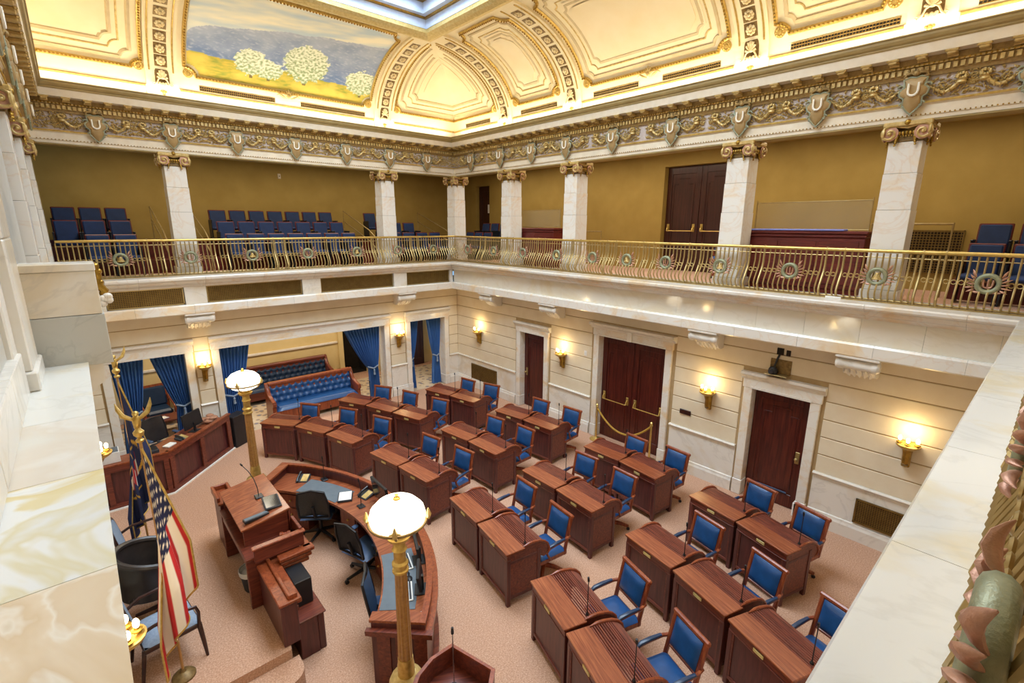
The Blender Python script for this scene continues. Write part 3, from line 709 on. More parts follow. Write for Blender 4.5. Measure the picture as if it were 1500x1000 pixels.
for k in range(5): m.ball((-.05 + .025 * k, .04, -.1 - .015 * (k % 2)), .025, 6, 4)
ME_shell = m.mesh('shell_ornament', 'rosette_ivory', True)
m = MB()
for k in range(10): a = k * PI / 5; m.ball((.055 * math.cos(a), .015, .055 * math.sin(a)), (.022, .012, .022), 5, 3)
m.lathe([(.0, .03), (.03, .03), (.04, .015), (.085, .012), (.09, .0)], 14, mtx=Matrix.Rotation(-PI / 2, 4, 'X')); ME_cro = m.mesh('corner_rosette', 'gold_leaf', True)
m = MB()
for k in range(5): a = PI * (k + .5) / 5; m.tube([(0, .02, -.05), (.05 * math.cos(a), .05, .02 + .06 * math.sin(a)), (.1 * math.cos(a), .03, .0 + .15 * math.sin(a))], [.01, .022, .01], 6)
for sx in (-1, 1): m.tube([(sx * .05, .03, -.05), (sx * .12, .045, -.02), (sx * .2, .03, .03), (sx * .26, .025, .0)], [.012, .025, .018, .006], 6)
m.ball((0, .05, .0), (.045, .03, .06), 8, 5); ME_cart = m.mesh('centre_ornament', 'gold_pale', True)
def rib(side, s):
    lo = lambda th: s - .27
    r = patch(side, s - .27, s + .27, .0, 1.53, .05, 'cove', 'arch_rib', ceil, 20)
    for d in (-.2, .2):
        m = MB(); m.tube([CP(side, s + d, .2 + 1.28 * k / 24, .055) for k in range(25) if lim(side, .2 + 1.28 * k / 24)[0] < s + d < lim(side, .2 + 1.28 * k / 24)[1]], .016, 5); m.build('rib_moulding', 'gold_leaf', r, True)
    link('niche', ME_nic, r, mtx=cmtx(side, s, .13, .05)); link('shell_ornament', ME_shell, r, mtx=cmtx(side, s, .12, .055))
    for k in range(8):
        th = .33 + .145 * k
        if not (lim(side, th)[0] + .1 < s < lim(side, th)[1] - .1): continue
        c = link('coffer', ME_cof, r, mtx=cmtx(side, s, th, .052)); link('rosette', ME_ros, c)
    q = wbox(MB(), side, s - .29, s + .29, E0 - .02, E0 + .05, 7.43, 7.7, .006).build('rib_pedestal', 'corona', ceil)
    m = MB(); m.ball(WP(side, s, E0 + .06, 7.58), (.03, .03, .05), 8, 5); m.ball(WP(side, s - .04, E0 + .06, 7.6), .02, 6, 4); m.ball(WP(side, s + .04, E0 + .06, 7.6), .02, 6, 4); m.build('pendant', 'gold_leaf', q, True)
def notch_path(s0, s1, t0, t1, rs, rt, nb=10):
    P = []
    def arc(cs, ct, a0, a1):
        for k in range(7):
            a = a0 + (a1 - a0) * k / 6; P.append((cs + rs * math.cos(a), ct + rt * math.sin(a)))
    def seg(p, q):
        for k in range(1, nb): P.append((p[0] + (q[0] - p[0]) * k / nb, p[1] + (q[1] - p[1]) * k / nb))
    arc(s0, t0, PI / 2, 0); seg((s0 + rs, t0), (s1 - rs, t0)); arc(s1, t0, PI, PI / 2); seg((s1, t0 + rt), (s1, t1 - rt))
    arc(s1, t1, -PI / 2, -PI); seg((s1 - rs, t1), (s0 + rs, t1)); arc(s0, t1, 0, -PI / 2); seg((s0, t1 - rt), (s0, t0 + rt))
    return P
def frame(side, path, r, mat, nm, off=.01, closed=True, parent=None, beads=False):
    m = MB(); m.tube([CP(side, s, t, off) for s, t in path], r, 6, closed); o = m.build(nm, mat, parent or ceil, True)
    if beads:
        m = MB(); pts = [Vector(CP(side, s, t, off + r)) for s, t in path]
        if closed: pts.append(pts[0])
        for p, q in zip(pts, pts[1:]):
            n = max(1, round((q - p).length / .06))
            for k in range(n): m.ball(p.lerp(q, k / n), .02, 5, 3)
        b = m.build('bead_row', 'gold', o); b['kind'] = 'stuff'
    return o
def panel(side, s0, s1, t0=.2, t1=1.42, plain_panel=True):
    o = frame(side, notch_path(s0, s1, t0, t1, .2, .11), .035, 'gold_leaf', 'panel_frame', .015, beads=True)
    for s in (s0 + .06, s1 - .06): link('corner_rosette', ME_cro, o, mtx=cmtx(side, s, t0 + .035, .01))
    if plain_panel:
        for d, dt, mat, off in ((.16, .09, 'cove_shade_line', .01), (.3, .17, 'cove', .015), (.42, .24, 'cove_shade_line', .01)):
            frame(side, notch_path(s0 + d, s1 - d, t0 + dt, t1 - dt, .12, .07), .045 if mat == 'cove_shade_line' else .018, 'cove_shade_line' if mat == 'cove_shade_line' else 'gold_pale', 'panel_line', -.022 if mat == 'cove_shade_line' else -.004)
        for d, dt, off in ((.36, .2, .012), (.5, .28, .028)):
            ch = .18
            f0 = lambda th, d=d, dt=dt: s0 + d + max(0, ch - (th - t0 - dt) * 1.7, ch - (t1 - dt - th) * 1.7)
            f1 = lambda th, d=d, dt=dt: s1 - d - max(0, ch - (th - t0 - dt) * 1.7, ch - (t1 - dt - th) * 1.7)
            patch(side, f0, f1, t0 + dt, t1 - dt, off, 'cove_panel', 'panel_field', ceil, 22)
def vstrip(side, s0, s1):
    o = patch(side, s0, s1, .035, .1, .006, 'dark_void', 'vent_strip', ceil, 2)
    m = MB(); k = s0
    while k < s1: m.tube([CP(side, k, .035, .01), CP(side, k, .1, .01)], .006, 4); k += .04
    for t in (.04, .068, .096): m.tube([CP(side, s0, t, .01), CP(side, s1, t, .01)], .006, 4)
    m.build('lattice', 'grille_metal', o)['kind'] = 'stuff'
def corner_panel(sa, ra, da, sb, rb, db):
    # pointed panel over a room corner: bottom bead along both walls, sides up the ribs to the skylight corner
    for d, r, mat, off, bd in ((.0, .035, 'gold_leaf', .015, True), (.16, .045, 'cove_shade_line', -.022, False), (.32, .018, 'gold_pale', -.004, False), (.44, .045, 'cove_shade_line', -.022, False)):
        for side, rs, dr in ((sa, ra, da), (sb, rb, db)):
            t0 = .2 + d * .55; s = rs + dr * (.32 + d); path = []
            end = (SPAN[side][1] if dr > 0 else SPAN[side][0])
            e0 = cv(t0)[0]; path.append((end - dr * e0, t0)); n = 8; q = s + dr * .16
            for k in range(1, n + 1): path.append((end - dr * e0 + (q - (end - dr * e0)) * k / n, t0))
            for k in range(1, 7): a = PI / 2 * k / 6; path.append((s + dr * .16 * math.cos(a), t0 + .09 * math.sin(a)))
            th = t0 + .09
            while th < 1.5:
                th += .06; lo, hi = lim(side, th)
                if not lo + d * .3 < s < hi - d * .3: break
                path.append((s, th))
            o = frame(side, path, r, mat, 'panel_frame' if bd else 'panel_line', off, False, beads=bd)
            if bd: link('corner_rosette', ME_cro, o, mtx=cmtx(side, s + dr * .05, t0 + .03, .01))
    for side, rs, dr in ((sa, ra, da), (sb, rb, db)):
        for d, off in ((.56, .012), (.72, .026)):
            f = lambda th, d=d, rs=rs, dr=dr: rs + dr * (.32 + d)
            if dr > 0: patch(side, f, 99, .2 + d * .55, 1.3, off, 'cove_panel', 'panel_field', ceil, 20)
            else: patch(side, -99, f, .2 + d * .55, 1.3, off, 'cove_panel', 'panel_field', ceil, 20)
RA, RB = [1.85, 6.73], [10.45, 8.1, 4.1, 1.75]
for s in RA: rib('A', s)
for s in RB: rib('B', s); rib('D', s)
panel('A', 2.25, 6.34, .2, 1.45, False)
for sd in 'BD':
    panel(sd, 8.48, 10.07); panel(sd, 4.48, 7.72); panel(sd, 2.12, 3.73); panel(sd, -.05 if sd == 'B' else 0, 1.38)
corner_panel('A', 6.73, 1, 'B', 10.45, 1); corner_panel('A', 1.85, -1, 'D', 10.45, 1)
for s0, s1 in ((2.5, 4.0), (4.58, 6.2)): vstrip('A', s0, s1)
for s0, s1 in ((11.1, 12.2), (8.6, 9.85), (6.35, 7.5), (4.65, 5.8), (2.1, 3.5), (.1, 1.3)): vstrip('B', s0, s1)
link('centre_ornament', ME_cart, ceil, mtx=cmtx('A', 4.29, .15, .02)); link('centre_ornament', ME_cart, ceil, mtx=cmtx('B', 6.08, .15, .02))
# painted orchard mural on the back cove
nu, nv = 300, 120; t0, t1 = .23, 1.42; s0, s1 = 2.3, 6.29
from mathutils import noise as mnoise
def fbm(x, y, o=4): return sum(mnoise.noise(Vector((x * 2 ** k, y * 2 ** k, 3.1 * k))) / 2 ** k for k in range(o))
def mixc(a, b, t): t = max(0, min(1, t)); return tuple(p + (q - p) * t for p, q in zip(a, b))
L3 = lambda h: lin(h)[:3]
C_sky1, C_sky2, C_m1, C_m2, C_m3 = L3('#f6f1da'), L3('#bdd0dc'), L3('#a6b2c8'), L3('#6d84ad'), L3('#c6cdda')
C_g1, C_g2, C_g3, C_t1, C_t2, C_tr = L3('#cdb342'), L3('#8f9a3a'), L3('#e2c455'), L3('#ecefd8'), L3('#93a878'), L3('#5a4a34')
trees = [(.30, .24, .085, .14), (.39, .19, .075, .1), (.585, .34, .125, .21), (.93, .25, .10, .15)]
def paint(u, v):       # u along the wall, v up
    n = fbm(u * 9, v * 7); n2 = fbm(u * 40 + v * 25, v * 50, 3)
    hill = .40 + .42 * u ** .55 - .05 * u + .025 * fbm(u * 6, 1.3)
    mead = .23 - .05 * u + .02 * fbm(u * 9, 5)
    if v > hill: c = mixc(C_sky2, C_sky1, .55 + .9 * fbm(u * 3 + v * 2, v * 9 - u * 3))
    elif v > mead:
        q = (v - mead) / (hill - mead); c = mixc(C_m2, C_m1, q + .5 * n); c = mixc(c, C_m3, max(0, n2 * .8 - .1 + .3 * (q > .93)))
    else: c = mixc(C_g1, C_g2, .5 + .9 * fbm(u * 20, v * 50)); c = mixc(c, C_g3, .5 + n - v)
    for (a, b, w_, h_) in trees:
        if abs(u - a) < .006 * (1 + w_ * 4) and b - h_ * 1.18 < v < b: c = mixc(C_tr, c, .15)
        d = math.hypot((u - a) / w_, (v - b) / h_) + .22 * fbm(u * 30, v * 30, 3)
        if d < 1: c = mixc(C_t1, C_t2, .45 + 1.6 * fbm(u * 70, v * 55, 2) - .35 * (v - b) / h_)
    return c
cols = []; g = MB()
nz = .22
def mp(u, v):
    s = s1 - (s1 - s0) * (1 - u); th = t0 + (t1 - t0) * v; cols.append(paint(u, v)); return CP('A', s, th, .012)
g.grid(mp, nu, nv)
drop = lambda i, j: math.hypot((i / nu if i < nu / 2 else 1 - i / nu) * (s1 - s0), (j / nv) * 2.1) < .2
g.f = [f for f in g.f if not drop(f[0] % (nu + 1), f[0] // (nu + 1))]
mo = tag(g.build('mural', 'mural_paint', None, True, cols=cols), 'painted orchard landscape mural with blue hills on the coved ceiling', 'mural')

# ------------------------------------------------------------------ skylight
sk = thing('window_1', 'skylight well with pale blue glass in the ceiling', 'skylight', kind='structure')
for side in 'ABCD':
    a, b = SPAN[side]
    for nm, pr, mt in (('well_face', [(2.2, 9.24), (2.27, 9.24), (2.27, 9.42), (2.2, 9.42)], 'skywell_daylit'), ('dentil_band', [(2.27, 9.42), (2.32, 9.42), (2.33, 9.45), (2.2, 9.45)], 'gold'),
                   ('well_face', [(2.2, 9.45), (2.45, 9.45), (2.45, 9.66), (2.2, 9.66)], 'skywell_daylit'), ('dentil_band', [(2.4, 9.66), (2.52, 9.66), (2.53, 9.7), (2.4, 9.7)], 'gold'),
                   ('well_face', [(2.2, 9.7), (2.68, 9.7), (2.68, 9.9), (2.2, 9.9)], 'skywell_daylit')):
        sweep(MB(), side, pr, a, b, True, True).build(nm, mt, sk)
x0, x1, y0, y1 = XD + 2.68, XB - 2.68, YC + 2.68, YA - 2.68
nx, ny = 4, 8
for i in range(nx + 1): x = x0 + (x1 - x0) * i / nx; MB().cbox(x - .07, x + .07, y0, y1, 9.84, 9.96, .01).build('muntin', 'skywell_daylit', sk)
for j in range(ny + 1): y = y0 + (y1 - y0) * j / ny; MB().cbox(x0, x1, y - .07, y + .07, 9.85, 9.97, .01).build('muntin', 'skywell_daylit', sk)
me = MB().box(0, (x1 - x0) / nx, 0, (y1 - y0) / ny, 0, .01).mesh('glass_pane', 'roof_glass')
for i in range(nx):
    for j in range(ny): link('glass_pane', me, sk, (x0 + (x1 - x0) * i / nx, y0 + (y1 - y0) * j / ny, 9.92))
tag(MB().box(-4, 13, YA - 2.6, 17, 9.9, 10).box(-4, 13, -5, YC + 2.6, 9.9, 10).box(-4, XD + 2.6, -5, 17, 9.9, 10).box(XB - 2.6, 13, -5, 17, 9.9, 10).box(-4, -3.9, -5, 17, 6.5, 10).box(13, 13.1, -5, 17, 6.5, 10)
    .box(-4, 13, 17, 17.1, 6.5, 10).box(-4, 13, -5.1, -5, 6.5, 10).build('roof', 'groove'), 'roof slab above the cove around the skylight', 'roof', kind='structure')

# ------------------------------------------------------------------ gallery railings
def rail_meshes(RT, RBL, RBS):      # offsets of top rail, belly and foot from the wall line
    m = MB(); m.tube([(0, RT, .70), (0, RT + .005, .5), (0, RT + .03, .4), (0, RT + .55 * (RBL - RT), .3), (0, RT + .88 * (RBL - RT), .2), (0, RBL, .14), (0, RBL - .03, .08), (0, RBS, .03)], .0125, 6); ME_bal = m.mesh('baluster', 'brass', True)
    m = MB(); m.tube([(0, RT, .75), (0, RT + .005, .5), (0, RT + .03, .4), (0, RT + .55 * (RBL - RT), .3), (0, RT + .88 * (RBL - RT), .2), (0, RBL, .14), (0, RBL - .03, .08), (0, RBS, .0)], .018, 7); m.ball((0, RT, .76), .026, 7, 5); ME_post = m.mesh('rail_post', 'brass', True)
    m = MB(); m.tube([(.028 * math.cos(a), RT + .055, .36 + .028 * math.sin(a)) for a in [k * PI / 5 for k in range(10)]], .007, 4, True); ME_ring = m.mesh('ring', 'brass', True)
    wy = RT + (.065 if RT > .3 else .09)
    m = MB(); m.tube([(.105 * math.cos(a), wy, .37 + .105 * math.sin(a)) for a in [k * PI / 16 for k in range(32)]], .03, 10, True)
    ME_wre = m.mesh('wreath', 'patina', True)
    m = MB()
    for sx in (-1, 1):
        for k in range(6):
            a = -.5 + k * .33; x = sx * .12; z = .37 + .03 * (k - 2.5)
            L = .11 if k % 2 else .085
            m.tube([(x + sx * L * t * math.cos(a), wy + .022 * math.sin(t * PI), z + L * t * math.sin(a)) for t in (0, .2, .45, .7, .9, 1)], [.008, .016, .02, .015, .007, .002], 8, flat=.6)
        m.tube([(sx * .03, wy, .26), (sx * .1, wy + .01, .255), (sx * .15, wy, .27)], [.008, .016, .008], 6)
    ME_wlf = m.mesh('wreath_leaves', 'rose_copper', True)
    m = MB(); m.tube([(-.045, wy, .42), (-.045, wy, .36), (-.035, wy, .325), (0, wy, .315), (.035, wy, .325), (.045, wy, .36), (.045, wy, .42)], .011, 6); m.tube([(0, wy, .43), (0, wy, .31)], .01, 6)
    ME_wU = m.mesh('emblem', 'rose_copper', True)
    m = MB()
    for k in range(5): m.tube([(.055 * math.cos(a) * (1 - .18 * k), wy + .03 * math.sin(a), .335 + .02 * k) for a in [j * PI / 5 for j in range(10)]], .012, 5, True)
    ME_wB = m.mesh('beehive_emblem', 'gold_pale', True)
    return ME_bal, ME_post, ME_ring, ME_wre, ME_wlf, ME_wU, ME_wB
WRE = {'A': [.66, 1.84, 3.04, 4.29, 5.56, 6.75, 7.91], 'B': [11.7, 10.5, 9.32, 8.13, 7.03, 6.11, 5.2, 4.1, 2.94, 1.77, .6], 'C': [8.1, 6.95, 5.8, 4.6, 3.42, 2.24, 1.06]}
for side, lab in (('A', 'brass gallery railing with wreaths in front of the long seat rows'), ('B', 'brass gallery railing with wreaths in front of the olive wall and cabinets'), ('C', 'brass gallery railing on the near ledge beside the camera')):
    RT, RBL, RBS = (.31, .41, .36) if side == 'C' else (.14, .3, .22)
    ME_bal, ME_post, ME_ring, ME_wre, ME_wlf, ME_wU, ME_wB = rail_meshes(RT, RBL, RBS)
    a, b = SPAN[side]; b -= RT; a += .05
    if side == 'C': a = .5
    r = thing('gallery_railing', lab, 'railing')
    m = MB(); m.tube([WP(side, a, RT, 4.66), WP(side, b, RT, 4.66)], .026, 10); m.build('top_rail', 'brass_bright', r, True)
    m = MB(); m.tube([WP(side, a, RT, 4.57), WP(side, b, RT, 4.57)], .008, 6); m.build('upper_bar', 'brass', r)
    m = MB(); m.tube([WP(side, a, RBS + .02, 3.97), WP(side, b, RBS + .02, 3.97)], .01, 6); m.build('lower_bar', 'brass', r)
    wbox(MB(), side, a, b - .1, RBS - .06, RBS + .04, 3.93, 3.95).build('base_plate', 'brass', r)
    n = round((b - a) / .078)
    ws = WRE[side]; mids = [(p + q) / 2 for p, q in zip(ws, ws[1:])]; posts = [x for q in mids for x in (q - .12, q + .12)]
    for k in range(n + 1):
        s = a + (b - a) * k / n
        if min([abs(s - x) for x in posts]) < .03: continue
        link('baluster', ME_bal, r, mtx=wallmtx(side, s, 0, 3.93))
        if min(abs(s + .039 - w_) for w_ in ws) > .16: link('ring', ME_ring, r, mtx=wallmtx(side, s + (b - a) / n / 2, 0, 3.93))
    for s in posts: link('rail_post', ME_post, r, mtx=wallmtx(side, s, 0, 3.91))
    for k, s in enumerate(ws):
        o = link('wreath', ME_wre, r, mtx=wallmtx(side, s, 0, 3.93)); link('wreath_leaves', ME_wlf, o); link('emblem', (ME_wU, ME_wB)[(k + (side == 'A')) % 2], o)
# ------------------------------------------------------------------ roll-top desks
def make_desk():
    r = thing('roll_top_desk', 'x', 'desk', group='mahogany roll-top desks in curved rows'); W = .405
    MB().cbox(-W, W, 0, .29, .80, .83, .006).build('desk_top', 'mahogany_top_lit', r)
    m = MB(); m.cbox(-W + .02, W - .02, .02, .05, .70, .80, .004); m.cbox(-W + .01, W - .01, .01, .03, .785, .80, .004); m.cbox(-W + .03, W - .03, .014, .03, .695, .71, .003).build('frieze_rail', 'mahogany', r)
    MB().cbox(-W + .06, W - .06, .035, .05, .09, .70, .006).build('front_panel', 'mahogany_panel_shaded', r)
    m = MB()
    for sx in (-1, 1): m.cbox(sx * (W - .075) - .012, sx * (W - .075) + .012, .024, .045, .13, .68, .004)
    m.cbox(-W + .06, W - .06, .022, .045, .09, .135, .004); m.build('panel_frame', 'mahogany', r)
    for sx in (-1, 1):
        for y in (.045, .53): MB().cbox(sx * (W - .04) - .028, sx * (W - .04) + .028, y - .028, y + .028, 0, .72, .006).build('leg', 'mahogany_panel_shaded', r)
        a = sx * (W - .035); p = [(.04, .1), (.55, .1), (.55, .6), (.62, .56), (.685, .58), (.705, .64), (.69, .70), (.65, .755), (.57, .80), (.45, .825), (.3, .83), (.04, .8)]
        MB().prism(p, a - .012, a + .012, 'x').build('side_panel', 'mahogany', r)
        for z0, z1 in ((.1, .15), (.64, .68)): MB().cbox(a - .016, a + .016, .08, .5, z0, z1, .003).build('side_moulding', 'mahogany_panel_shaded', r)
        q = [(.27, .835), (.36, .852), (.45, .85), (.55, .83), (.62, .795), (.68, .735), (.705, .66), (.69, .6), (.65, .575)]
        m = MB(); m.tube([(sx * (W - .025), y, z) for y, z in q], [.006] + [.019] * 7 + [.012], 8); m.build('tambour_rail', 'mahogany_light', r, True)
    m = MB(); q = [(.29, .828), (.37, .838), (.46, .833), (.54, .815), (.6, .785), (.64, .75), (.665, .715)]
    P = []
    for (y0, z0), (y1, z1) in zip(q, q[1:]):
        for k in range(3): P.append((y0 + (y1 - y0) * k / 3, z0 + (z1 - z0) * k / 3))
    for (y, z) in P: m.tube([(-W + .04, y, z), (W - .04, y, z)], .0115, 6)
    m.build('tambour', 'mahogany', r, True)
    MB().cbox(-.062, .062, .006, .022, .732, .774, .004).build('name_plate', 'plate_brass', r)['label'] = 'brass name plate'
    m = MB(); m.lathe([(.02, 0), (.018, .012), (.008, .03), (.004, .06)], 10, (W - .07, .33, .842)); m.tube([(W - .07, .33, .88), (W - .07, .33, 1.27)], .0055, 6)
    mic = m.build('microphone', 'black_plastic', r); MB().cyl((W - .07, .33, 1.27), (W - .07, .325, 1.32), .013, .012, 8).build('microphone_head', 'black_plastic', mic, True)
    return r
def make_chair():
    r = thing('swivel_chair', 'x', 'chair', group='blue leather chairs at the roll-top desks')
    def slab(x0, x1, z0, z1, y0, th, mat, nm, c=.012):          # piece lying in the reclined back plane
        mt = Matrix.Translation((0, .20, .42)) @ Matrix.Rotation(math.radians(-12), 4, 'X')
        return MB().cbox(x0, x1, y0, y0 + th, z0, z1, c, mt).build(nm, mat, r)
    slab(-.25, -.2, -.06, .545, -.02, .045, 'mahogany_light', 'back_stile', .012); slab(.2, .25, -.06, .545, -.02, .045, 'mahogany_light', 'back_stile', .012)
    slab(-.265, .265, .50, .555, -.022, .05, 'mahogany_light', 'top_rail', .015); slab(-.2, .2, .12, .16, -.015, .035, 'mahogany_light', 'bottom_rail')
    slab(-.2, .2, .155, .505, -.012, .035, 'mahogany_light', 'back_board')
    mt = Matrix.Translation((0, .20, .42)) @ Matrix.Rotation(math.radians(-12), 4, 'X')
    g = MB(); n = 10
    g.grid(lambda u, v: mt @ Vector((-.195 + .39 * u, -.014 - .035 * (1 - (2 * u - 1) ** 6) * (1 - (2 * v - 1) ** 6), .165 + .335 * v)), n, n).build('back_cushion', 'blue_leather', r, True)
    g = MB(); g.grid(lambda u, v: Vector((-.24 + .48 * u, -.26 + .48 * v, .43 + .055 * (1 - (2 * u - 1) ** 8) * (1 - (2 * v - 1) ** 8))), 12, 12).build('seat_cushion', 'blue_leather', r, True)
    MB().cbox(-.245, .245, -.265, .235, .36, .43, .012).build('seat_frame', 'mahogany_light', r)
    for sx in (-1, 1):
        x = sx * .265
        m = MB(); m.tube([(x - sx * .03, .28, .64), (x, .18, .635), (x, .02, .625), (x, -.1, .61), (x, -.16, .575), (x, -.15, .52), (x - sx * .01, -.1, .44), (x - sx * .02, -.08, .4)], [.02, .021, .022, .022, .02, .018, .018, .02], 8)
        a = m.build('arm', 'mahogany_light', r, True)
        MB().tube([(x, .16, .65), (x, .02, .645), (x, -.1, .63), (x, -.155, .595)], [.02, .027, .027, .02], 8, flat=.7).build('arm_pad', 'navy_leather', a, True)
    MB().lathe([(.05, .12), (.035, .15), (.035, .3), (.09, .33), (.09, .36)], 12).build('swivel_post', 'dark_wood', r, True)
    for k in range(4):
        a = PI / 4 + k * PI / 2; c, s = math.cos(a), math.sin(a)
        m = MB(); m.tube([(.02 * c, .02 * s, .14), (.15 * c, .15 * s, .12), (.29 * c, .29 * s, .075)], [.036, .032, .024], 8, flat=1.1); l = m.build('base_leg', 'mahogany_light', r, True)
        MB().cyl((.29 * c - .014 * s, .29 * s + .014 * c, .027), (.29 * c + .014 * s, .29 * s - .014 * c, .027), .027, None, 10).build('caster', 'black_plastic', l, True)
    return r
DESKS = {'a': [(2.42, 10.93), (2.93, 10.27), (3.27, 9.45), (3.5, 8.59)], 'b': [(4.26, 11.2), (4.61, 10.46), (4.87, 9.6), (5.12, 8.78)], 'c': [(6.3, 10.5), (6.51, 9.7), (6.67, 8.86)],
  'd': [(3.58, 8.07), (3.72, 7.23), (3.81, 6.39)], 'e': [(5.18, 8.09), (5.28, 7.25), (5.31, 6.41)], 'f': [(6.73, 8.17), (6.85, 7.34), (6.91, 6.5)],
  'g': [(3.83, 5.79), (3.74, 4.95), (3.6, 4.12)], 'h': [(5.29, 5.69), (5.27, 4.85), (5.2, 4.02)], 'i': [(6.84, 5.58), (6.86, 4.77), (6.78, 3.94)],
  'j': [(3.52, 3.62), (3.27, 2.81), (2.98, 2.02)], 'k': [(5.14, 3.4), (4.99, 2.59), (4.74, 1.77), (4.45, .98)], 'l': [(6.74, 3.32), (6.6, 2.52), (6.37, 1.71)]}
CHM = {'a': [(3.56, 11.04, 37), (4.11, 10.19, 27), (4.45, 9.22, 22)], 'b': [(5.43, 11.1, 30), (5.75, 10.27, 19), (6.03, 9.35, 20)], 'c': [(7.44, 10.13, 11), (7.65, 9.39, 17)],
  'd': [(4.73, 7.7, 11), (4.88, 6.81, 8)], 'e': [(6.31, 7.61, 9), (6.43, 6.78, 3)], 'f': [(7.83, 7.73, 7), (7.95, 6.85, 6)], 'g': [(4.94, 5.17, -4), (4.80, 4.28, -7)], 'h': [(6.42, 5.15, 3), (6.41, 4.3, -3)],
  'i': [(7.76, 4.99, -3), (7.85, 4.16, -4)], 'j': [(4.53, 2.79, -17), (4.23, 1.91, -20)], 'k': [(6.18, 2.7, -13), (5.93, 1.79, -18), (5.72, .93, -16)], 'l': [(7.71, 2.6, -11), (7.52, 1.8, -14)]}
ROW = {}
for nm, gs in (('front', 'adgj'), ('middle', 'behk'), ('rear', 'cfil')):
    k = 0
    for g in gs:
        for i in range(len(DESKS[g]) - 1): ROW[g, i] = (nm, k); k += 1
ORD = ['first', 'second', 'third', 'fourth', 'fifth', 'sixth', 'seventh', 'eighth', 'ninth', 'tenth']
ROWTXT = {'front': 'the row facing the curved desk', 'middle': 'the middle row', 'rear': 'the row beside the doored wall'}
d0 = make_desk(); h0 = make_chair(); first = True
for g in DESKS:
    P = DESKS[g]
    for i in range(len(P) - 1):
        (x0, y0), (x1, y1) = P[i], P[i + 1]; row, k = ROW[g, i]
        ang = math.atan2(y1 - y0, x1 - x0)
        place(d0, ((x0 + x1) / 2, (y0 + y1) / 2, 0), ang, 'mahogany roll-top desk, %s from the curtained wall in %s' % (ORD[k], ROWTXT[row]), first)
        x, y, a = CHM[g][i]; rz = math.radians(a) - PI / 2
        by = Vector((-math.sin(rz), math.cos(rz))) * .315
        place(h0, (x - by.x, y - by.y, 0), rz, 'blue leather chair, %s from the curtained wall in %s' % (ORD[k], ROWTXT[row]), first)
        first = False

# ------------------------------------------------------------------ curved clerks' desk
CX, CY, R0, R1, AE = -.23, 6.15, 2.76, 3.40, math.radians(44.5)
cd = thing('clerk_desk', 'curved mahogany clerk desk with raised rim before the rostrum', 'desk', (2.6, 6.15, 0))
OFF = (-2.6, -6.15, 0)
def arcp(r, a, z): return (CX + r * math.cos(a), CY + r * math.sin(a), z)
def arcsolid(ra, rb, z0, z1, a0=-AE, a1=AE, n=40):
    m = MB(); m.ring([[arcp(ra, a, z0), arcp(rb, a, z0), arcp(rb, a, z1), arcp(ra, a, z1)] for a in [a0 + (a1 - a0) * k / n for k in range(n + 1)]]); return m
arcsolid(R0, R1 - .06, .72, .76).build('worktop', 'mahogany_top_lit', cd, loc=OFF)
arcsolid(R1 - .1, R1 - .04, .08, .9).build('front_panel', 'mahogany_panel_shaded', cd, loc=OFF)
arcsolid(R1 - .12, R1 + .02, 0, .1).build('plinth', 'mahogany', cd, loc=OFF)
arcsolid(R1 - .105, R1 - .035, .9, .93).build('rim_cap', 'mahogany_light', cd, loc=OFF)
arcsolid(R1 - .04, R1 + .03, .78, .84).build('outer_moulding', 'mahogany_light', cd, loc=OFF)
for sg in (-1, 1):
    a = sg * AE; b = sg * (AE - .03)
    arcsolid(R0 + .02, R1 - .101, .0, .9, min(a, b), max(a, b), 2).build('end_panel', 'mahogany_panel_shaded', cd, loc=OFF)
    b2 = sg * (AE - .045); arcsolid(R0, R1 - .106, .9, .93, min(a, b2), max(a, b2), 2).build('end_cap', 'mahogany_top_lit', cd, loc=OFF)
    b3 = sg * (AE + .02); arcsolid(R0 - .03, R1 + .05, .78, .84, min(a, b3), max(a, b3), 2).build('end_moulding', 'mahogany', cd, loc=OFF)
    for q in range(3):
        r_ = R0 + .08 + .2 * q; e2 = sg * (AE + .006); arcsolid(r_, r_ + .14, .12, .74, min(a, e2), max(a, e2), 1).build('end_inset', 'mahogany', cd, loc=OFF)
for a0, a1 in ((30, 42), (6, 15), (-14, -5), (-42, -34)):
    pdn = arcsolid(R0 + .08, R0 + .5, .04, .72, math.radians(a0), math.radians(a1), 6).build('drawer_pedestal', 'mahogany', cd, loc=OFF)
    for z in (.3, .55):
        q = arcsolid(R0 + .065, R0 + .085, z - .11, z + .1, math.radians(a0 + .8), math.radians(a1 - .8), 4).build('drawer_front', 'mahogany_light', pdn)
        m = MB(); m.ball(arcp(R0 + .05, math.radians((a0 + a1) / 2), z), .018, 8, 5); m.build('drawer_knob', 'brass_bright', q, True)

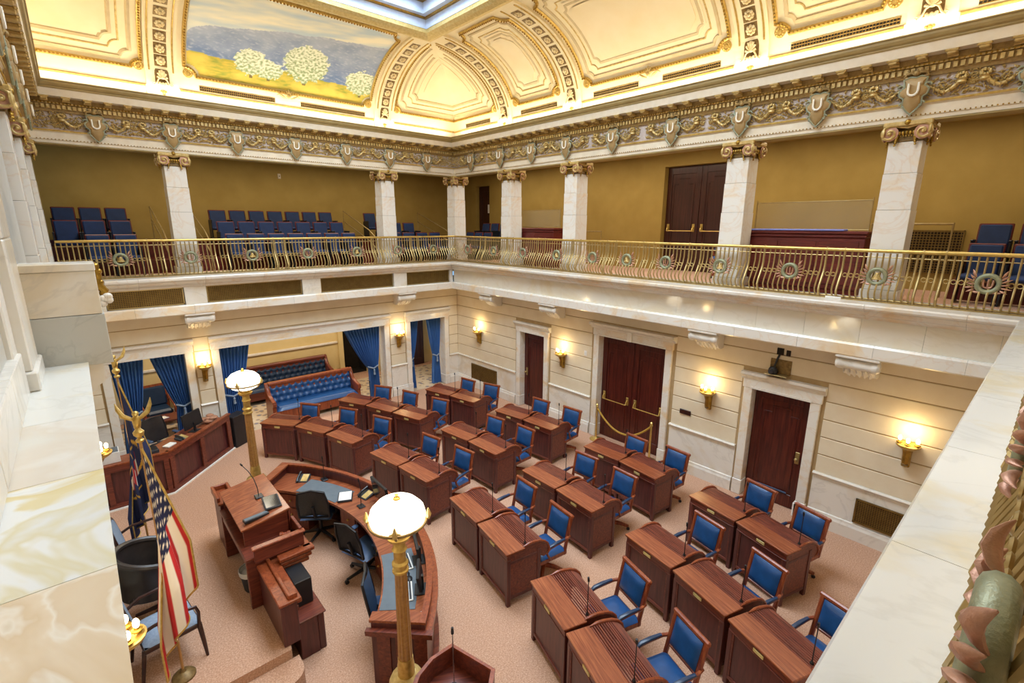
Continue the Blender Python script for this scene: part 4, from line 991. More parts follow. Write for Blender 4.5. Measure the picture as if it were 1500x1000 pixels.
# ------------------------------------------------------------------ rostrum
RO = (1.25, 6.3, .35); ro = thing('rostrum', 'mahogany speaker rostrum with sloped lectern and lower side wing', 'rostrum', RO); ROF = (-RO[0], -RO[1], -RO[2])
def rb(nm, mat, *q, c=.008): return MB().cbox(*q, c).build(nm, mat, ro, loc=ROF)
rb('desk_shelf', 'mahogany', .98, 1.6, 5.9, 7.32, 1.02, 1.06); rb('apron', 'mahogany', .99, 1.03, 5.98, 7.2, .93, 1.02)
rb('leg_panel', 'mahogany', .98, 1.55, 5.91, 5.97, .35, 1.02); rb('leg_panel', 'mahogany', .98, 1.55, 7.21, 7.27, .35, 1.02)
rb('front_panel', 'mahogany_panel_shaded', 1.5, 1.58, 5.14, 7.5, .0, .5); rb('front_panel', 'mahogany_panel_shaded', 1.52, 1.6, 5.9, 7.4, .5, 1.06)
for y0, y1 in ((6.18, 6.22), (7.28, 7.32)): MB().prism([(1.04, 1.06), (1.58, 1.06), (1.58, 1.37), (1.04, 1.29)], y0, y1, 'y').build('lectern_side', 'mahogany', ro, loc=ROF)
mt = Matrix.Translation((1.31, 6.75, 1.345)) @ Matrix.Rotation(math.radians(-8.5), 4, 'Y')
MB().cbox(-.3, .3, -.6, .6, -.015, .015, .006, mt).build('lectern_top', 'mahogany_top_lit', ro, loc=ROF)
rb('lectern_front', 'mahogany', 1.56, 1.6, 6.18, 7.32, 1.06, 1.37); rb('lectern_inside_shade', 'dark_void', 1.4, 1.42, 6.22, 7.28, 1.06, 1.3)  # dark sheet inside stands in for shade in the open lectern
rb('parapet_wall', 'mahogany', 1.06, 1.64, 5.82, 5.86, 1.02, 1.21); rb('parapet_wall', 'mahogany', 1.6, 1.64, 5.86, 6.2, 1.02, 1.25)
rb('parapet_cap', 'mahogany_light', 1.04, 1.66, 5.8, 5.88, 1.2, 1.225)
rb('side_scroll', 'mahogany_panel_shaded', 1.0, 1.18, 7.34, 7.8, .35, 1.1); rb('side_scroll_cap', 'mahogany_light', .98, 1.21, 7.34, 7.84, 1.1, 1.13); rb('side_scroll_rim', 'mahogany_light', .98, 1.02, 7.4, 7.84, 1.13, 1.2); rb('side_scroll_rim', 'mahogany_light', 1.17, 1.21, 7.4, 7.84, 1.13, 1.2); rb('side_scroll_rim', 'mahogany_light', 1.02, 1.17, 7.8, 7.84, 1.13, 1.2)
rb('wing_panel', 'mahogany_panel_shaded', 1.1, 1.28, 5.06, 5.9, .35, .9); rb('wing_top', 'mahogany_light', 1.08, 1.32, 5.02, 5.9, .9, .94); rb('wing_lip', 'mahogany_light', 1.19, 1.23, 5.08, 5.9, .94, .98); rb('wing_lip', 'mahogany_light', 1.19, 1.29, 5.05, 5.09, .94, 1.0)
rb('wing_moulding', 'mahogany_light', 1.26, 1.34, 5.08, 5.86, .82, .88); rb('wing_moulding', 'mahogany', 1.26, 1.3, 5.08, 5.86, .72, .8)
rb('base_cabinet', 'mahogany_panel_shaded', 1.285, 1.5, 5.13, 5.8, .0, .5); rb('base_cabinet_top', 'mahogany', 1.27, 1.6, 5.12, 5.9, .5, .525)
for z, e in ((1.02, .06), (.94, .03), (.86, .0)): rb('cornice_moulding', 'mahogany_light', 1.3, 1.66 + e, 5.76 - e, 5.82, z - .05, z)
rb('cornice_moulding', 'mahogany_light', 1.6, 1.7, 5.76, 7.45, .97, 1.02)
tag(MB().cbox(1.34, 1.545, 5.36, 5.72, .525, .87, .01).build('loudspeaker', 'black_plastic'), 'boxy black loudspeaker on the ledge of the rostrum wing', 'loudspeaker')
def gooseneck(base, pts, label, nm='gooseneck_microphone', square=True):
    r = thing(nm, label, 'microphone', base)
    MB().cbox(-.05, .05, -.06, .06, 0, .02, .008).build('base', 'black_plastic', r)
    m = MB(); m.tube(pts, .0055, 6); m.build('neck', 'black_plastic', r, True)
    p, q = Vector(pts[-2]), Vector(pts[-1]); d = (q - p).normalized(); MB().cyl(q, q + d * .05, .013, .011, 8).build('head', 'black_plastic', r, True)
gooseneck((1.38, 6.75, 1.372), [(0, 0, .02), (0, .02, .12), (-.01, .12, .22), (-.03, .3, .27), (-.06, .5, .29)], 'long gooseneck microphone on the sloped rostrum lectern')
gv = thing('gavel', 'wooden gavel lying on the rostrum shelf', 'gavel', (1.35, 6.02, 1.06))
MB().tube([(-.25, -.03, .06), (.1, .02, .05)], [.008, .012], 8).build('handle', 'rail_gold', gv, True)
MB().lathe([(.03, -.07), (.045, -.06), (.045, -.03), (.035, -.02), (.035, .02), (.045, .03), (.045, .06), (.03, .07)], 14, mtx=Matrix.Translation((.13, .03, .045)) @ Matrix.Rotation(1.2, 4, 'Z') @ Matrix.Rotation(PI / 2, 4, 'X')).build('head', 'mahogany_light', gv, True)
def tablet(nm, lab, cat, loc, rz, sx, sy, th, mat, scr=None, tilt=0):
    r = thing(nm, lab, cat, loc, rz); mt = Matrix.Rotation(tilt, 4, 'X')
    MB().cbox(-sx / 2, sx / 2, -sy / 2, sy / 2, 0, th, .006, mt).build('body', mat, r)
    if scr: MB().box(-sx / 2 + .015, sx / 2 - .015, -sy / 2 + .015, sy / 2 - .015, th, th + .002).xf(mt).build('face', scr, r)
    return r
tablet('monitor', 'small flat screen lying on the rostrum lectern', 'monitor', (1.46, 6.45, 1.385), 1.45, .34, .2, .03, 'charcoal', 'screen')
tablet('control_box', 'black control box with cables at the lectern edge', 'control box', (1.22, 6.26, 1.35), .1, .3, .08, .04, 'black_plastic', 'grey_pad')
wb = thing('waste_basket', 'dark waste basket with white liner under the rostrum', 'waste basket', (1.1, 6.32, .35))
MB().lathe([(.1, 0), (.11, .02), (.145, .3), (.14, .3), (.1, .03), (0, .03)], 16).build('bin', 'charcoal', wb, True)
MB().lathe([(.147, .24), (.155, .3), (.15, .31), (.135, .29), (.125, .2)], 16).build('liner', 'white_plastic', wb, True)

# ------------------------------------------------------------------ side desk by the curtained opening
SO = (.7, 11.0, 0); sd = thing('side_desk', 'angled mahogany side desk before the curtained opening', 'desk', SO); SF = (-SO[0], -SO[1], 0)
out = [(-.24, 10.5), (.73, 10.5), (2.02, 11.85), (1.62, 12.25), (.5, 11.1), (-.28, 11.1)]
def offp(d): return [(-.24, 10.5 + d), (.73 - .4 * d, 10.5 + d), (2.02 - 1.4 * d, 11.85 + .1 * d), (1.62, 12.25 - d), (.5 + .3 * d, 11.1 - d), (-.24, 11.1 - d)]
MB().prism(offp(.03), .1, .72).build('body', 'mahogany_panel_shaded', sd, loc=SF)
MB().prism(offp(.0), .72, .77).build('worktop', 'mahogany_top_lit', sd, loc=SF); MB().prism(offp(-.02), .0, .1).build('plinth', 'mahogany', sd, loc=SF)
MB().prism(offp(-.045), .0, .03).build('floor_strip', 'paper', sd, loc=SF)
def wallseg(p, q, t, z0, z1, nm, mat):
    p, q = Vector(p), Vector(q); d = (q - p).normalized(); n = Vector((-d.y, d.x)) * t
    MB().prism([tuple(p), tuple(q), tuple(q + n), tuple(p + n)], z0, z1).build(nm, mat, sd, loc=SF)
wallseg((-.24, 10.48), (.74, 10.48), .05, .72, .84, 'rim', 'mahogany'); wallseg((.74, 10.48), (2.04, 11.84), .05, .72, .84, 'rim', 'mahogany')
wallseg((-.24, 10.46), (.75, 10.46), .08, .84, .865, 'rim_cap', 'mahogany_light'); wallseg((.75, 10.46), (2.07, 11.84), .08, .84, .865, 'rim_cap', 'mahogany_light')
for t in (.0, .46, .94):
    p = Vector((.74, 10.49)).lerp(Vector((2.02, 11.84)), t); q = Vector((.74, 10.49)).lerp(Vector((2.02, 11.84)), t + .06); wallseg(p, q, -.025, .1, .72, 'pilaster', 'mahogany')
for x in (-.2, .3, .65): wallseg((x, 10.5), (x + .08, 10.5), -.025, .1, .72, 'pilaster', 'mahogany')
def flatmon(lab, loc, rz, w=.5, h=.32, nm='monitor'):
    r = thing(nm, lab, 'monitor', loc, rz); mt = Matrix.Translation((0, 0, .1)) @ Matrix.Rotation(-.15, 4, 'X')
    MB().cbox(-w / 2, w / 2, -.02, .02, 0, h, .008, mt).build('display', 'black_plastic', r); MB().box(-w / 2 + .02, w / 2 - .02, .02, .023, .02, h - .02).xf(mt).build('screen', 'screen', r)
    MB().cbox(-.1, .1, -.08, .08, 0, .015, .005).cbox(-.025, .025, -.03, 0, .01, .2, .005).build('stand', 'black_plastic', r)
flatmon('black flat monitor on the angled side desk', (1.32, 11.5, .77), .75)
def phone(lab, loc, rz):
    r = thing('desk_phone', lab, 'telephone', loc, rz); mt = Matrix.Rotation(.3, 4, 'X')
    MB().cbox(-.1, .1, -.1, .1, 0, .045, .01, mt).build('body', 'charcoal', r); MB().cbox(-.02, .085, -.08, .08, .045, .05, .002, mt).build('keypad', 'gold_pale', r)
    m = MB(); m.tube([(-.065, -.1, .06), (-.065, -.05, .085), (-.065, .05, .085), (-.065, .1, .075)], [.024, .016, .016, .024], 8); m.xf(mt).build('handset', 'black_plastic', r, True)
phone('black telephone on the angled side desk', (1.05, 11.2, .77), .8)
tablet('notepad', 'white notepad on the side desk beside the telephone', 'notepad', (.82, 11.0, .77), .75, .2, .14, .03, 'paper')
tablet('equipment_box', 'black electronic box at the bend of the side desk', 'box', (.45, 10.85, .77), .1, .34, .24, .08, 'charcoal', 'black_plastic')
tablet('printer', 'white printer at the wall end of the side desk', 'printer', (-.08, 10.95, .77), 0, .28, .3, .2, 'white_plastic', 'grey_pad')
m = MB(); R = random.Random(5)
for k in range(14): m.ball((1.62 + R.uniform(-.14, .14), 11.82 + R.uniform(-.14, .14), .83 + .03 * (k % 3)), (.08, .06, .035), 7, 5)
m.v = [(x - 1.62, y - 11.82, z - .765) for x, y, z in m.v]
tag(m.build('garment', 'rose_copper', None, True, (1.62, 11.82, .765)), 'crumpled patterned garment heaped at the end of the side desk', 'garment')
tag(MB().cbox(-.2, .2, -.13, .13, 0, .74, .01).build('cabinet', 'black_plastic', None, False, (2.2, 12.06, 0), .6), 'black cabinet standing at the end of the side desk', 'cabinet')
# ------------------------------------------------------------------ office chairs
def office(lab, loc, rz, back='mesh_grey', seat='steel_blue'):
    r = thing('office_chair', lab, 'chair', loc, rz, 'office chairs')
    g = MB(); g.grid(lambda u, v: Vector(((-.23 + .46 * u) * (1 - .15 * (v - .3) ** 2), .24 + .08 * v - .05 * (1 - (2 * u - 1) ** 2) , .5 + .48 * v)), 10, 10); g.build('backrest', back, r, True)
    m = MB(); m.tube([(-.23, .24, .5), (-.235, .28, .75), (-.2, .32, .96), (0, .3, .99), (.2, .32, .96), (.235, .28, .75), (.23, .24, .5)], .018, 8); m.tube([(-.23, .24, .5), (0, .22, .48), (.23, .24, .5)], .018, 8); m.build('back_frame', 'black_plastic', r, True)
    g = MB(); g.grid(lambda u, v: Vector((-.24 + .48 * u, -.26 + .48 * v, .43 + .05 * (1 - (2 * u - 1) ** 6) * (1 - (2 * v - 1) ** 6))), 10, 10); g.build('seat', seat, r, True)
    MB().cbox(-.22, .22, -.24, .2, .4, .435, .015).build('seat_pan', 'black_plastic', r); MB().tube([(0, .1, .42), (0, .22, .5), (0, .28, .7)], .025, 8).build('back_support', 'black_plastic', r, True)
    for sx in (-1, 1): 
        a = MB().tube([(sx * .2, .05, .42), (sx * .28, .05, .46), (sx * .28, .03, .62)], .018, 8).build('arm', 'black_plastic', r, True); MB().cbox(sx * .28 - .04, sx * .28 + .04, -.14, .1, .62, .655, .014).build('arm_pad', 'steel_blue', a)
    MB().cyl((0, 0, .1), (0, 0, .41), .03, .025).build('gas_post', 'black_plastic', r, True)
    for k in range(5):
        a = k * 2 * PI / 5; c, s = math.cos(a), math.sin(a); l = MB().tube([(0, 0, .12), (.3 * c, .3 * s, .07)], [.03, .018], 8).build('base_leg', 'black_plastic', r, True)
        MB().cyl((.3 * c - .018 * s, .3 * s + .018 * c, .03), (.3 * c + .018 * s, .3 * s - .018 * c, .03), .03, None, 10).build('caster', 'black_plastic', l, True)
office('grey mesh office chair turned away at the blotter of the curved desk', (2.35, 7.35, 0), 2.5)
office('black mesh office chair with blue seat beside the lamp post globe', (2.5, 6.0, 0), 1.9, 'charcoal')
office('dark blue office chair pushed in by the keyboards', (2.27, 4.72, 0), 1.05, 'steel_blue')
office('black office chair behind the angled side desk', (.8, 12.0, 0), .4, 'black_leather', 'black_leather')

# ------------------------------------------------------------------ things on the curved desk
def arc_t(r, deg, z=.76): return arcp(r, math.radians(deg), z)
phone('grey telephone with yellow keypad on the curved desk', (2.34, 7.97, .76), math.radians(38) - PI / 2 + .2)
def blotter(lab, a0, a1, r0=R0 + .03, r1=R0 + .42):
    p = arc_t((r0 + r1) / 2, (a0 + a1) / 2, .76); o = arcsolid(r0, r1, .76, .766, math.radians(a0), math.radians(a1), 8)
    o.v = [(x - p[0], y - p[1], z - .76) for x, y, z in o.v]; tag(o.build('desk_blotter', 'grey_pad', None, False, p), lab, 'blotter')
blotter('grey desk blotter beside the telephone on the curved desk', 16, 33); blotter('long grey desk pad under the keyboards', -38, -18, R0 + .02, R0 + .42)
gooseneck((2.6, 7.72, .767), [(0, 0, .02), (0, 0, .3), (0, .01, .38)], 'upright microphone on the blotter near the telephone')
gooseneck((2.72, 6.55, .76), [(0, 0, .02), (.01, 0, .3), (.0, .02, .42)], 'upright microphone beside the dark screen on the curved desk')
tablet('document_folder', 'open folder with white papers on the curved desk', 'folder', (2.64, 6.95, .76), 1.1, .28, .22, .035, 'charcoal', 'paper')
phone('black telephone beside the papers on the curved desk', (2.92, 6.78, .76), -1.35)
flatmon('large dark monitor on the curved desk behind the lamp globe', (2.97, 6.32, .76), 1.55, .52, .34)
flatmon('angled dark monitor at the middle of the curved desk', (3.0, 5.5, .76), 1.3, .5, .32)
for lab, a in (('white keyboard on the grey desk pad farther from the lamp post', -23), ('white keyboard on the grey desk pad nearest the lamp post', -33)):
    p = arc_t(R0 + .3, a, .766); k = thing('keyboard', lab, 'keyboard', p, math.radians(a) - PI / 2 + .1)
    MB().cbox(-.16, .16, -.07, .07, 0, .018, .006).build('case', 'white_plastic', k); m = MB()
    for i in range(12):
        for j in range(4): m.box(-.145 + i * .0245, -.125 + i * .0245, -.055 + j * .028, -.033 + j * .028, .018, .024)
    m.build('keys', 'charcoal', k)
for lab, a, rr_ in (('small round mouse between the two keyboards', -27.5, .3), ('dark mouse beside the nearer keyboard', -29.2, .33)):
    p = arc_t(R0 + rr_, a, .762); tag(MB().ball((0, 0, .018), (.035, .055, .018), 10, 6).build('computer_mouse', 'black_plastic', None, True, p, math.radians(a)), lab, 'mouse')
flatmon('flat monitor standing by the keyboards under the rim of the curved desk', arc_t(R1 - .17, -23), math.radians(-23) + PI / 2, .36, .2)
flatmon('flat monitor nearest the lamp post on the curved desk', arc_t(R1 - .17, -32.5), math.radians(-32.5) + PI / 2, .36, .2)
h = thing('headset', 'white headset lying near the end of the curved desk', 'headset', arc_t(R1 - .2, -40.5))
MB().tube([(.08 * math.cos(a), .06 * math.sin(a), .012) for a in [k * .35 for k in range(13)]], .007, 6).build('band', 'white_plastic', h, True); MB().ball((.08, 0, .02), (.03, .03, .02), 8, 5).build('earpiece', 'white_plastic', h, True)
# lectern at the foot of the near lamp
LO = (1.95, 2.94, 0); lt = thing('pointed_lectern', 'open mahogany lectern with pointed front and upright rim', 'lectern', LO, math.radians(-31))
pent = [(-.26, -.32), (.26, -.32), (.36, .0), (.0, .34), (-.2, .22), (-.33, .06), (-.37, -.06)]
MB().prism([(x * .8, y * .8) for x, y in pent], 0, .86).build('pedestal', 'mahogany_panel_shaded', lt); MB().prism(pent, .86, .9).build('desk_board', 'mahogany', lt)
m = MB()
for (p, q) in zip(pent[1:] + pent[:1], pent[2:] + pent[:2]):
    if p[1] < -.2 and q[1] < -.2: continue
    p, q = Vector(p), Vector(q); m.prism([tuple(p), tuple(q), tuple(q * .93), tuple(p * .93)], .9, 1.1)
m.build('rim_wall', 'mahogany', lt); m = MB()
for (p, q) in zip(pent[1:] + pent[:1], pent[2:] + pent[:2]):
    if p[1] < -.2 and q[1] < -.2: continue
    p, q = Vector(p) * 1.02, Vector(q) * 1.02; m.prism([tuple(p), tuple(q), tuple(q * .89), tuple(p * .89)], 1.1, 1.12)
m.build('rim_cap', 'mahogany_light', lt)
m = MB(); m.lathe([(.03, 0), (.028, .01), (.01, .02)], 12, (0, .1, .9)); m.tube([(0, .1, .91), (0, .12, 1.2), (0, .15, 1.42)], .006, 6); mc = m.build('microphone', 'silver', lt, True)
MB().cyl((0, .15, 1.42), (0, .155, 1.48), .014, .012, 8).build('microphone_head', 'black_plastic', mc, True)

# ------------------------------------------------------------------ lamp posts
def lamp_post():
    r = thing('lamp_post', 'x', 'lamp', group='gilded globe lamp posts flanking the curved desk')
    MB().lathe([(.2, 0), (.2, .08), (.16, .1), (.16, .5), (.18, .54), (.18, .58)], 20).build('pedestal', 'gold_dark', r, True)
    MB().lathe([(.13, .58), (.165, .62), (.17, .67), (.15, .72), (.1, .75), (.09, .76)], 20).build('base_ring', 'gold_pale', r, True)
    MB().lathe([(.085, .75), (.08, .78), (.085, .8), (.078, .83), (.083, .86), (.075, .9), (.072, .95)], 18).build('base_collar', 'gold_leaf', r, True)
    m = MB(); n = 24; rings = []
    for z, rad in ((.95, .07), (1.9, .056)): rings.append([(rad * (1 - .1 * (j % 2)) * math.cos(2 * PI * j / n), rad * (1 - .1 * (j % 2)) * math.sin(2 * PI * j / n), z) for j in range(n)])
    m.ring(rings).build('fluted_shaft', 'rail_gold', r)
    MB().lathe([(.06, 1.9), (.075, 1.91), (.075, 1.93), (.06, 1.94), (.06, 1.97), (.075, 1.98), (.075, 2.0), (.055, 2.02), (.055, 2.12), (.07, 2.14), (.055, 2.16), (.055, 2.22), (.1, 2.25), (.11, 2.28), (.08, 2.3), (.13, 2.34)], 20).build('capital', 'gold_leaf', r, True)
    MB().lathe([(.0, 2.32), (.12, 2.335), (.19, 2.37), (.235, 2.42), (.25, 2.48), (.235, 2.54), (.18, 2.6), (.1, 2.635), (.0, 2.645)], 28).build('globe', 'globe_glass', r, True)['label'] = 'glowing glass globe'
    m = MB(); m.tube([(.255 * math.cos(a), .255 * math.sin(a), 2.43) for a in [k * 2 * PI / 28 for k in range(28)]], .013, 6, True)
    for k in range(4):
        a = PI / 4 + k * PI / 2; c, s = math.cos(a), math.sin(a); m.tube([(.13 * c, .13 * s, 2.34), (.21 * c, .21 * s, 2.37), (.262 * c, .262 * s, 2.43)], .011, 6)
    m.build('globe_cage', 'gold_dark', r, True)
    for k in range(4):
        a = PI / 4 + k * PI / 2; c, s = math.cos(a), math.sin(a); m = MB(); m.tube([(.265 * c, .265 * s, 2.43), (.275 * c, .275 * s, 2.47), (.27 * c, .27 * s, 2.53)], [.02, .026, .006], 6)
        for d in (-1, 1): m.tube([(.265 * c, .265 * s, 2.47), (.265 * c - d * .05 * s, .265 * s + d * .05 * c, 2.46)], [.016, .006], 6)
        m.build('leaf_finial', 'gold_pale', r, True)
    MB().lathe([(.035, 2.64), (.03, 2.655), (.012, 2.665), (.018, 2.685), (.0, 2.7)], 12).build('top_finial', 'gold', r, True)
    d = bpy.data.lights.new('globe_light', 'POINT'); d.energy = 26; d.color = (1, .88, .68); d.shadow_soft_size = .27
    return r, d
lp, ld = lamp_post()
for (x, y), lab, f in (((1.80, 3.55), 'gilded lamp post with glowing globe beside the pointed lectern', True), ((1.77, 8.66), 'gilded lamp post with glowing globe behind the rostrum lectern', False)):
    place(lp, (x, y, 0), .2, lab, f); o = bpy.data.objects.new('globe_light', ld); COL.objects.link(o); o.location = (x, y, 2.95)
# ------------------------------------------------------------------ wall sconces
def sconce():
    r = thing('wall_sconce', 'x', 'lamp', group='gilded three-light wall sconces')
    m = MB(); m.cbox(-.05, .05, 0, .05, -.36, .02, .01); m.tube([(0, .03, -.34), (0, .09, -.26), (0, .08, -.14), (0, .12, -.03)], [.035, .05, .055, .07], 8); m.build('bracket', 'gold', r, True)
    m = MB()
    for k in range(4): m.ball((.0, .1, -.3 + .07 * k), (.045, .03, .022), 8, 5)
    m.build('acanthus_leaf', 'gold_dark', r, True)
    MB().lathe([(.03, -.06), (.1, -.03), (.14, .0), (.15, .03), (.135, .035), (.1, .02), (0, .015)], 18, (0, .13, 0)).build('bowl', 'gold_leaf', r, True)
    for k in range(3):
        a = PI * (.1 + .4 * k); p = (.11 * math.cos(a), .13 + .09 * math.sin(a), .03)
        c = MB().lathe([(.015, 0), (.035, .015), (.04, .03), (.02, .035), (.016, .05)], 10, p).build('candle_cup', 'gold', r, True)
        MB().ball((p[0], p[1], p[2] + .085), (.024, .024, .042), 10, 7).build('bulb', 'bulb', c, True)
    return r
s0 = sconce(); first = True
sl = bpy.data.lights.new('sconce_light', 'POINT'); sl.energy = 6.5; sl.color = (1, .72, .34); sl.shadow_soft_size = .09
for side, s, z, lab in (('A', 1.81, 1.84, 'lit gilded sconce between the side desk opening and bench opening'), ('A', 6.74, 1.84, 'lit gilded sconce between the bench opening and corner opening'),
    ('B', 11.42, 1.84, 'lit gilded sconce on the wall above the corner vent'), ('B', 8.0, 1.84, 'lit gilded sconce between the narrow door and double door'),
    ('B', 4.14, 1.86, 'lit gilded sconce between the double door and single door'), ('B', 1.05, 1.86, 'lit gilded sconce above the vent past the single door'),
    ('D', 4.3, 1.86, 'lit gilded sconce behind the striped flag'), ('D', 8.45, 1.86, 'lit gilded sconce behind the navy flag')):
    place(s0, WP(side, s, 0, z), ROT[side], lab, first); first = False
    o = bpy.data.objects.new('sconce_light', sl); COL.objects.link(o); o.location = WP(side, s, .15, z + .24)
# ------------------------------------------------------------------ flags
def eagle(r, z):
    m = MB(); m.lathe([(.03, 0), (.035, .02), (.015, .04), (.04, .07), (.045, .1), (.02, .13), (.015, .15)], 12, (0, 0, z)); m.build('finial_ball', 'gold_leaf', r, True)
    m = MB(); m.ball((0, 0, z + .2), (.035, .04, .07), 9, 6); m.ball((0, -.03, z + .285), .027, 8, 5); m.tube([(0, -.05, z + .285), (0, -.075, z + .275)], [.012, .003], 6)
    m.tube([(0, .02, z + .15), (0, .06, z + .1)], [.03, .02], 6, flat=.5)
    for sx in (-1, 1): m.tube([(sx * .02, 0, z + .22), (sx * .09, .01, z + .27), (sx * .12, .02, z + .34), (sx * .13, .02, z + .4)], [.03, .045, .035, .006], 7, flat=.4)
    m.build('eagle', 'gold_leaf', r, True)
def star(px, py, R):
    r = math.hypot(px, py); a = math.atan2(px, py) % (2 * PI / 5); a = min(a, 2 * PI / 5 - a)
    return r * math.cos(a - 0) < 99 and r < R * .38 / max(1e-6, math.cos(2 * PI / 5 * .5 - a) + .38 * (math.cos(a) - 1) * 0 + .0) * (1 - .0) if a > .35 else r < R * (1 - a * 1.6)
def flag(lab, loc, ztop, colour, width, length, nfold, spread, phase, fr_mat='gold_leaf', h_fall=.75):
    r = thing('flag', lab, 'flag', loc)
    MB().cyl((0, 0, 0), (0, 0, ztop), .014, None, 10).build('pole', 'rail_gold', r, True)
    MB().lathe([(.11, 0), (.11, .02), (.08, .05), (.03, .07), (.02, .1)], 18).build('base', 'gold_dark', r, True); eagle(r, ztop)
    NU, NV = 110, 90; cols = []
    def P(u, v):        # u along the fly (hangs down), v along the hoist
        cols.append(colour(u, v)); am = .02 + .05 * min(1, u * 1.6)
        k = min(1, u * 1.5); lat = k * (spread * (1 - v) - .17); fold = am * math.sin(v * nfold * 2 * PI + phase) * k + .02 * math.sin(u * 5 + v * 3)
        lat += .035 * math.sin(v * nfold * 4 * PI + 1) * k
        z = ztop - .06 - v * width * (1 - .22 * u) - u * length
        return (lat, -.03 - .09 * k + fold, z)
    g = MB(); g.grid(P, NU, NV); g.build('cloth', 'flag_cloth', r, True, cols=cols)
    vs = g.v; row = NU + 1
    e1 = [vs[j * row + NU] for j in range(NV + 1)]; e2 = [vs[NV * row + i] for i in range(NU + 1)]; e3 = [vs[i] for i in range(NU + 1)]
    m = MB()
    for e in (e1, e2, e3): m.tube(e[::2], .01, 5)
    m.build('fringe', fr_mat, r, True)['label'] = 'gold fringe'
    return r
RED, WHT, NAV = L3('#bf262c'), L3('#f0eadf'), L3('#1c2350')
def us(u, v):
    if u < .42 and v < 7 / 13:
        a, b = u / .42 * 6, v / (7 / 13) * 5
        for (oa, ob) in ((0, 0), (.5, .5)):
            x = (a + oa) % 1 - .5; y = (b + ob) % 1 - .5
            if math.hypot(x, y) < .23:
                an = math.atan2(y, x) % (2 * PI / 5); an = abs(an - PI / 5)
                if math.hypot(x, y) < .23 * (.42 + .58 * an / (PI / 5)): return WHT
        return NAV
    return RED if int(v * 13) % 2 == 0 else WHT
def state(u, v):
    x, y = (u - .5) * 1.3, v - .5; d = math.hypot(x, y)
    if .26 < d < .285: return L3('#c79a3a')
    if d < .2 and abs(x) < .1: return mixc(L3('#e6ddcf'), L3('#a8242a'), 1 if int((y + 1) * 24) % 2 else 0)
    return L3('#20284e')
flag('striped national flag with gold fringe and eagle finial behind the rostrum', (.19, 5.4, .35), 2.68, us, 1.15, 1.56, 1.6, .38, .4)
flag('navy state flag with gold fringe and eagle finial nearer the side desk', (.17, 8.0, .35), 2.68, state, 1.1, 1.5, 2.5, .34, 2.0)

# ------------------------------------------------------------------ chairs on the platform
def armchair(lab, loc, rz):
    r = thing('armchair', lab, 'chair', loc, rz, 'dark wood armchairs on the platform')
    g = MB(); g.grid(lambda u, v: Vector((-.25 + .5 * u, -.25 + .5 * v, .43 + .06 * (1 - (2 * u - 1) ** 6) * (1 - (2 * v - 1) ** 6))), 10, 10); g.build('seat_cushion', 'light_blue_fabric', r, True)
    MB().cbox(-.26, .26, -.26, .26, .37, .43, .012).build('seat_rail', 'dark_wood', r)
    mt = Matrix.Translation((0, .25, .45)) @ Matrix.Rotation(-.2, 4, 'X')
    pts = [(.24 * math.copysign(abs(math.cos(a)) ** .6, math.cos(a)), 0, .26 + .25 * math.copysign(abs(math.sin(a)) ** .7, math.sin(a))) for a in [k * 2 * PI / 24 for k in range(24)]]
    m = MB(); m.tube(pts, .02, 7, True); m.xf(mt).build('back_frame', 'dark_wood', r, True)
    m = MB(); m.prism([(x * .92, .26 + (z - .26) * .92) for x, y, z in pts], -.02, .015, 'y'); m.xf(mt).build('back_pad', 'light_blue_fabric', r)
    for sx in (-1, 1):
        MB().tube([(sx * .25, .3, .62), (sx * .285, .15, .68), (sx * .29, -.1, .69), (sx * .285, -.22, .66), (sx * .275, -.24, .58), (sx * .265, -.23, .4)], .018, 8).build('arm', 'dark_wood', r, True)
        MB().tube([(sx * .255, -.235, .42), (sx * .265, -.25, .2), (sx * .275, -.26, 0)], [.026, .022, .015], 8).build('front_leg', 'dark_wood', r, True)
        MB().tube([(sx * .23, .25, .42), (sx * .24, .32, .0)], [.022, .016], 8).build('back_leg', 'dark_wood', r, True)
armchair('dark wood armchair with pale blue seat beside the striped flag', (.14, 5.78, .35), PI / 2 + .12)
armchair('dark wood armchair with pale blue seat between the two flags', (.16, 7.45, .35), PI / 2 - .05)
r = thing('leather_chair', 'round-backed black leather chair at the centre of the platform', 'chair', (.16, 6.62, .35), PI / 2)
g = MB(); g.grid(lambda u, v: Vector(((.3 + .03 * v) * math.cos(-.25 + u * (PI + .5)), .02 + (.3 + .03 * v) * math.sin(-.25 + u * (PI + .5)), .45 + (.35 + .12 * math.sin(u * PI)) * v)), 24, 6); g.build('wrap_back', 'black_leather', r, True)
g = MB(); g.grid(lambda u, v: Vector(((.36 - .02 * v) * math.cos(-.25 + u * (PI + .5)), .02 + (.36 - .02 * v) * math.sin(-.25 + u * (PI + .5)), .42 + (.38 + .12 * math.sin(u * PI)) * v)), 24, 6); g.build('outer_back', 'black_leather', r, True)
MB().tube([(.345 * math.cos(-.25 + k / 24 * (PI + .5)), .02 + .345 * math.sin(-.25 + k / 24 * (PI + .5)), .81 + .12 * math.sin(k / 24 * PI)) for k in range(25)], .035, 8).build('back_roll', 'black_leather', r, True)
MB().cbox(-.3, .3, -.26, .3, .4, .5, .04).build('seat', 'black_leather', r)
MB().cyl((0, 0, .08), (0, 0, .4), .03).build('post', 'dark_wood', r, True)
for k in range(5): a = k * 2 * PI / 5; MB().tube([(0, 0, .1), (.28 * math.cos(a), .28 * math.sin(a), .03)], [.03, .02], 8).build('base_leg', 'dark_wood', r, True)

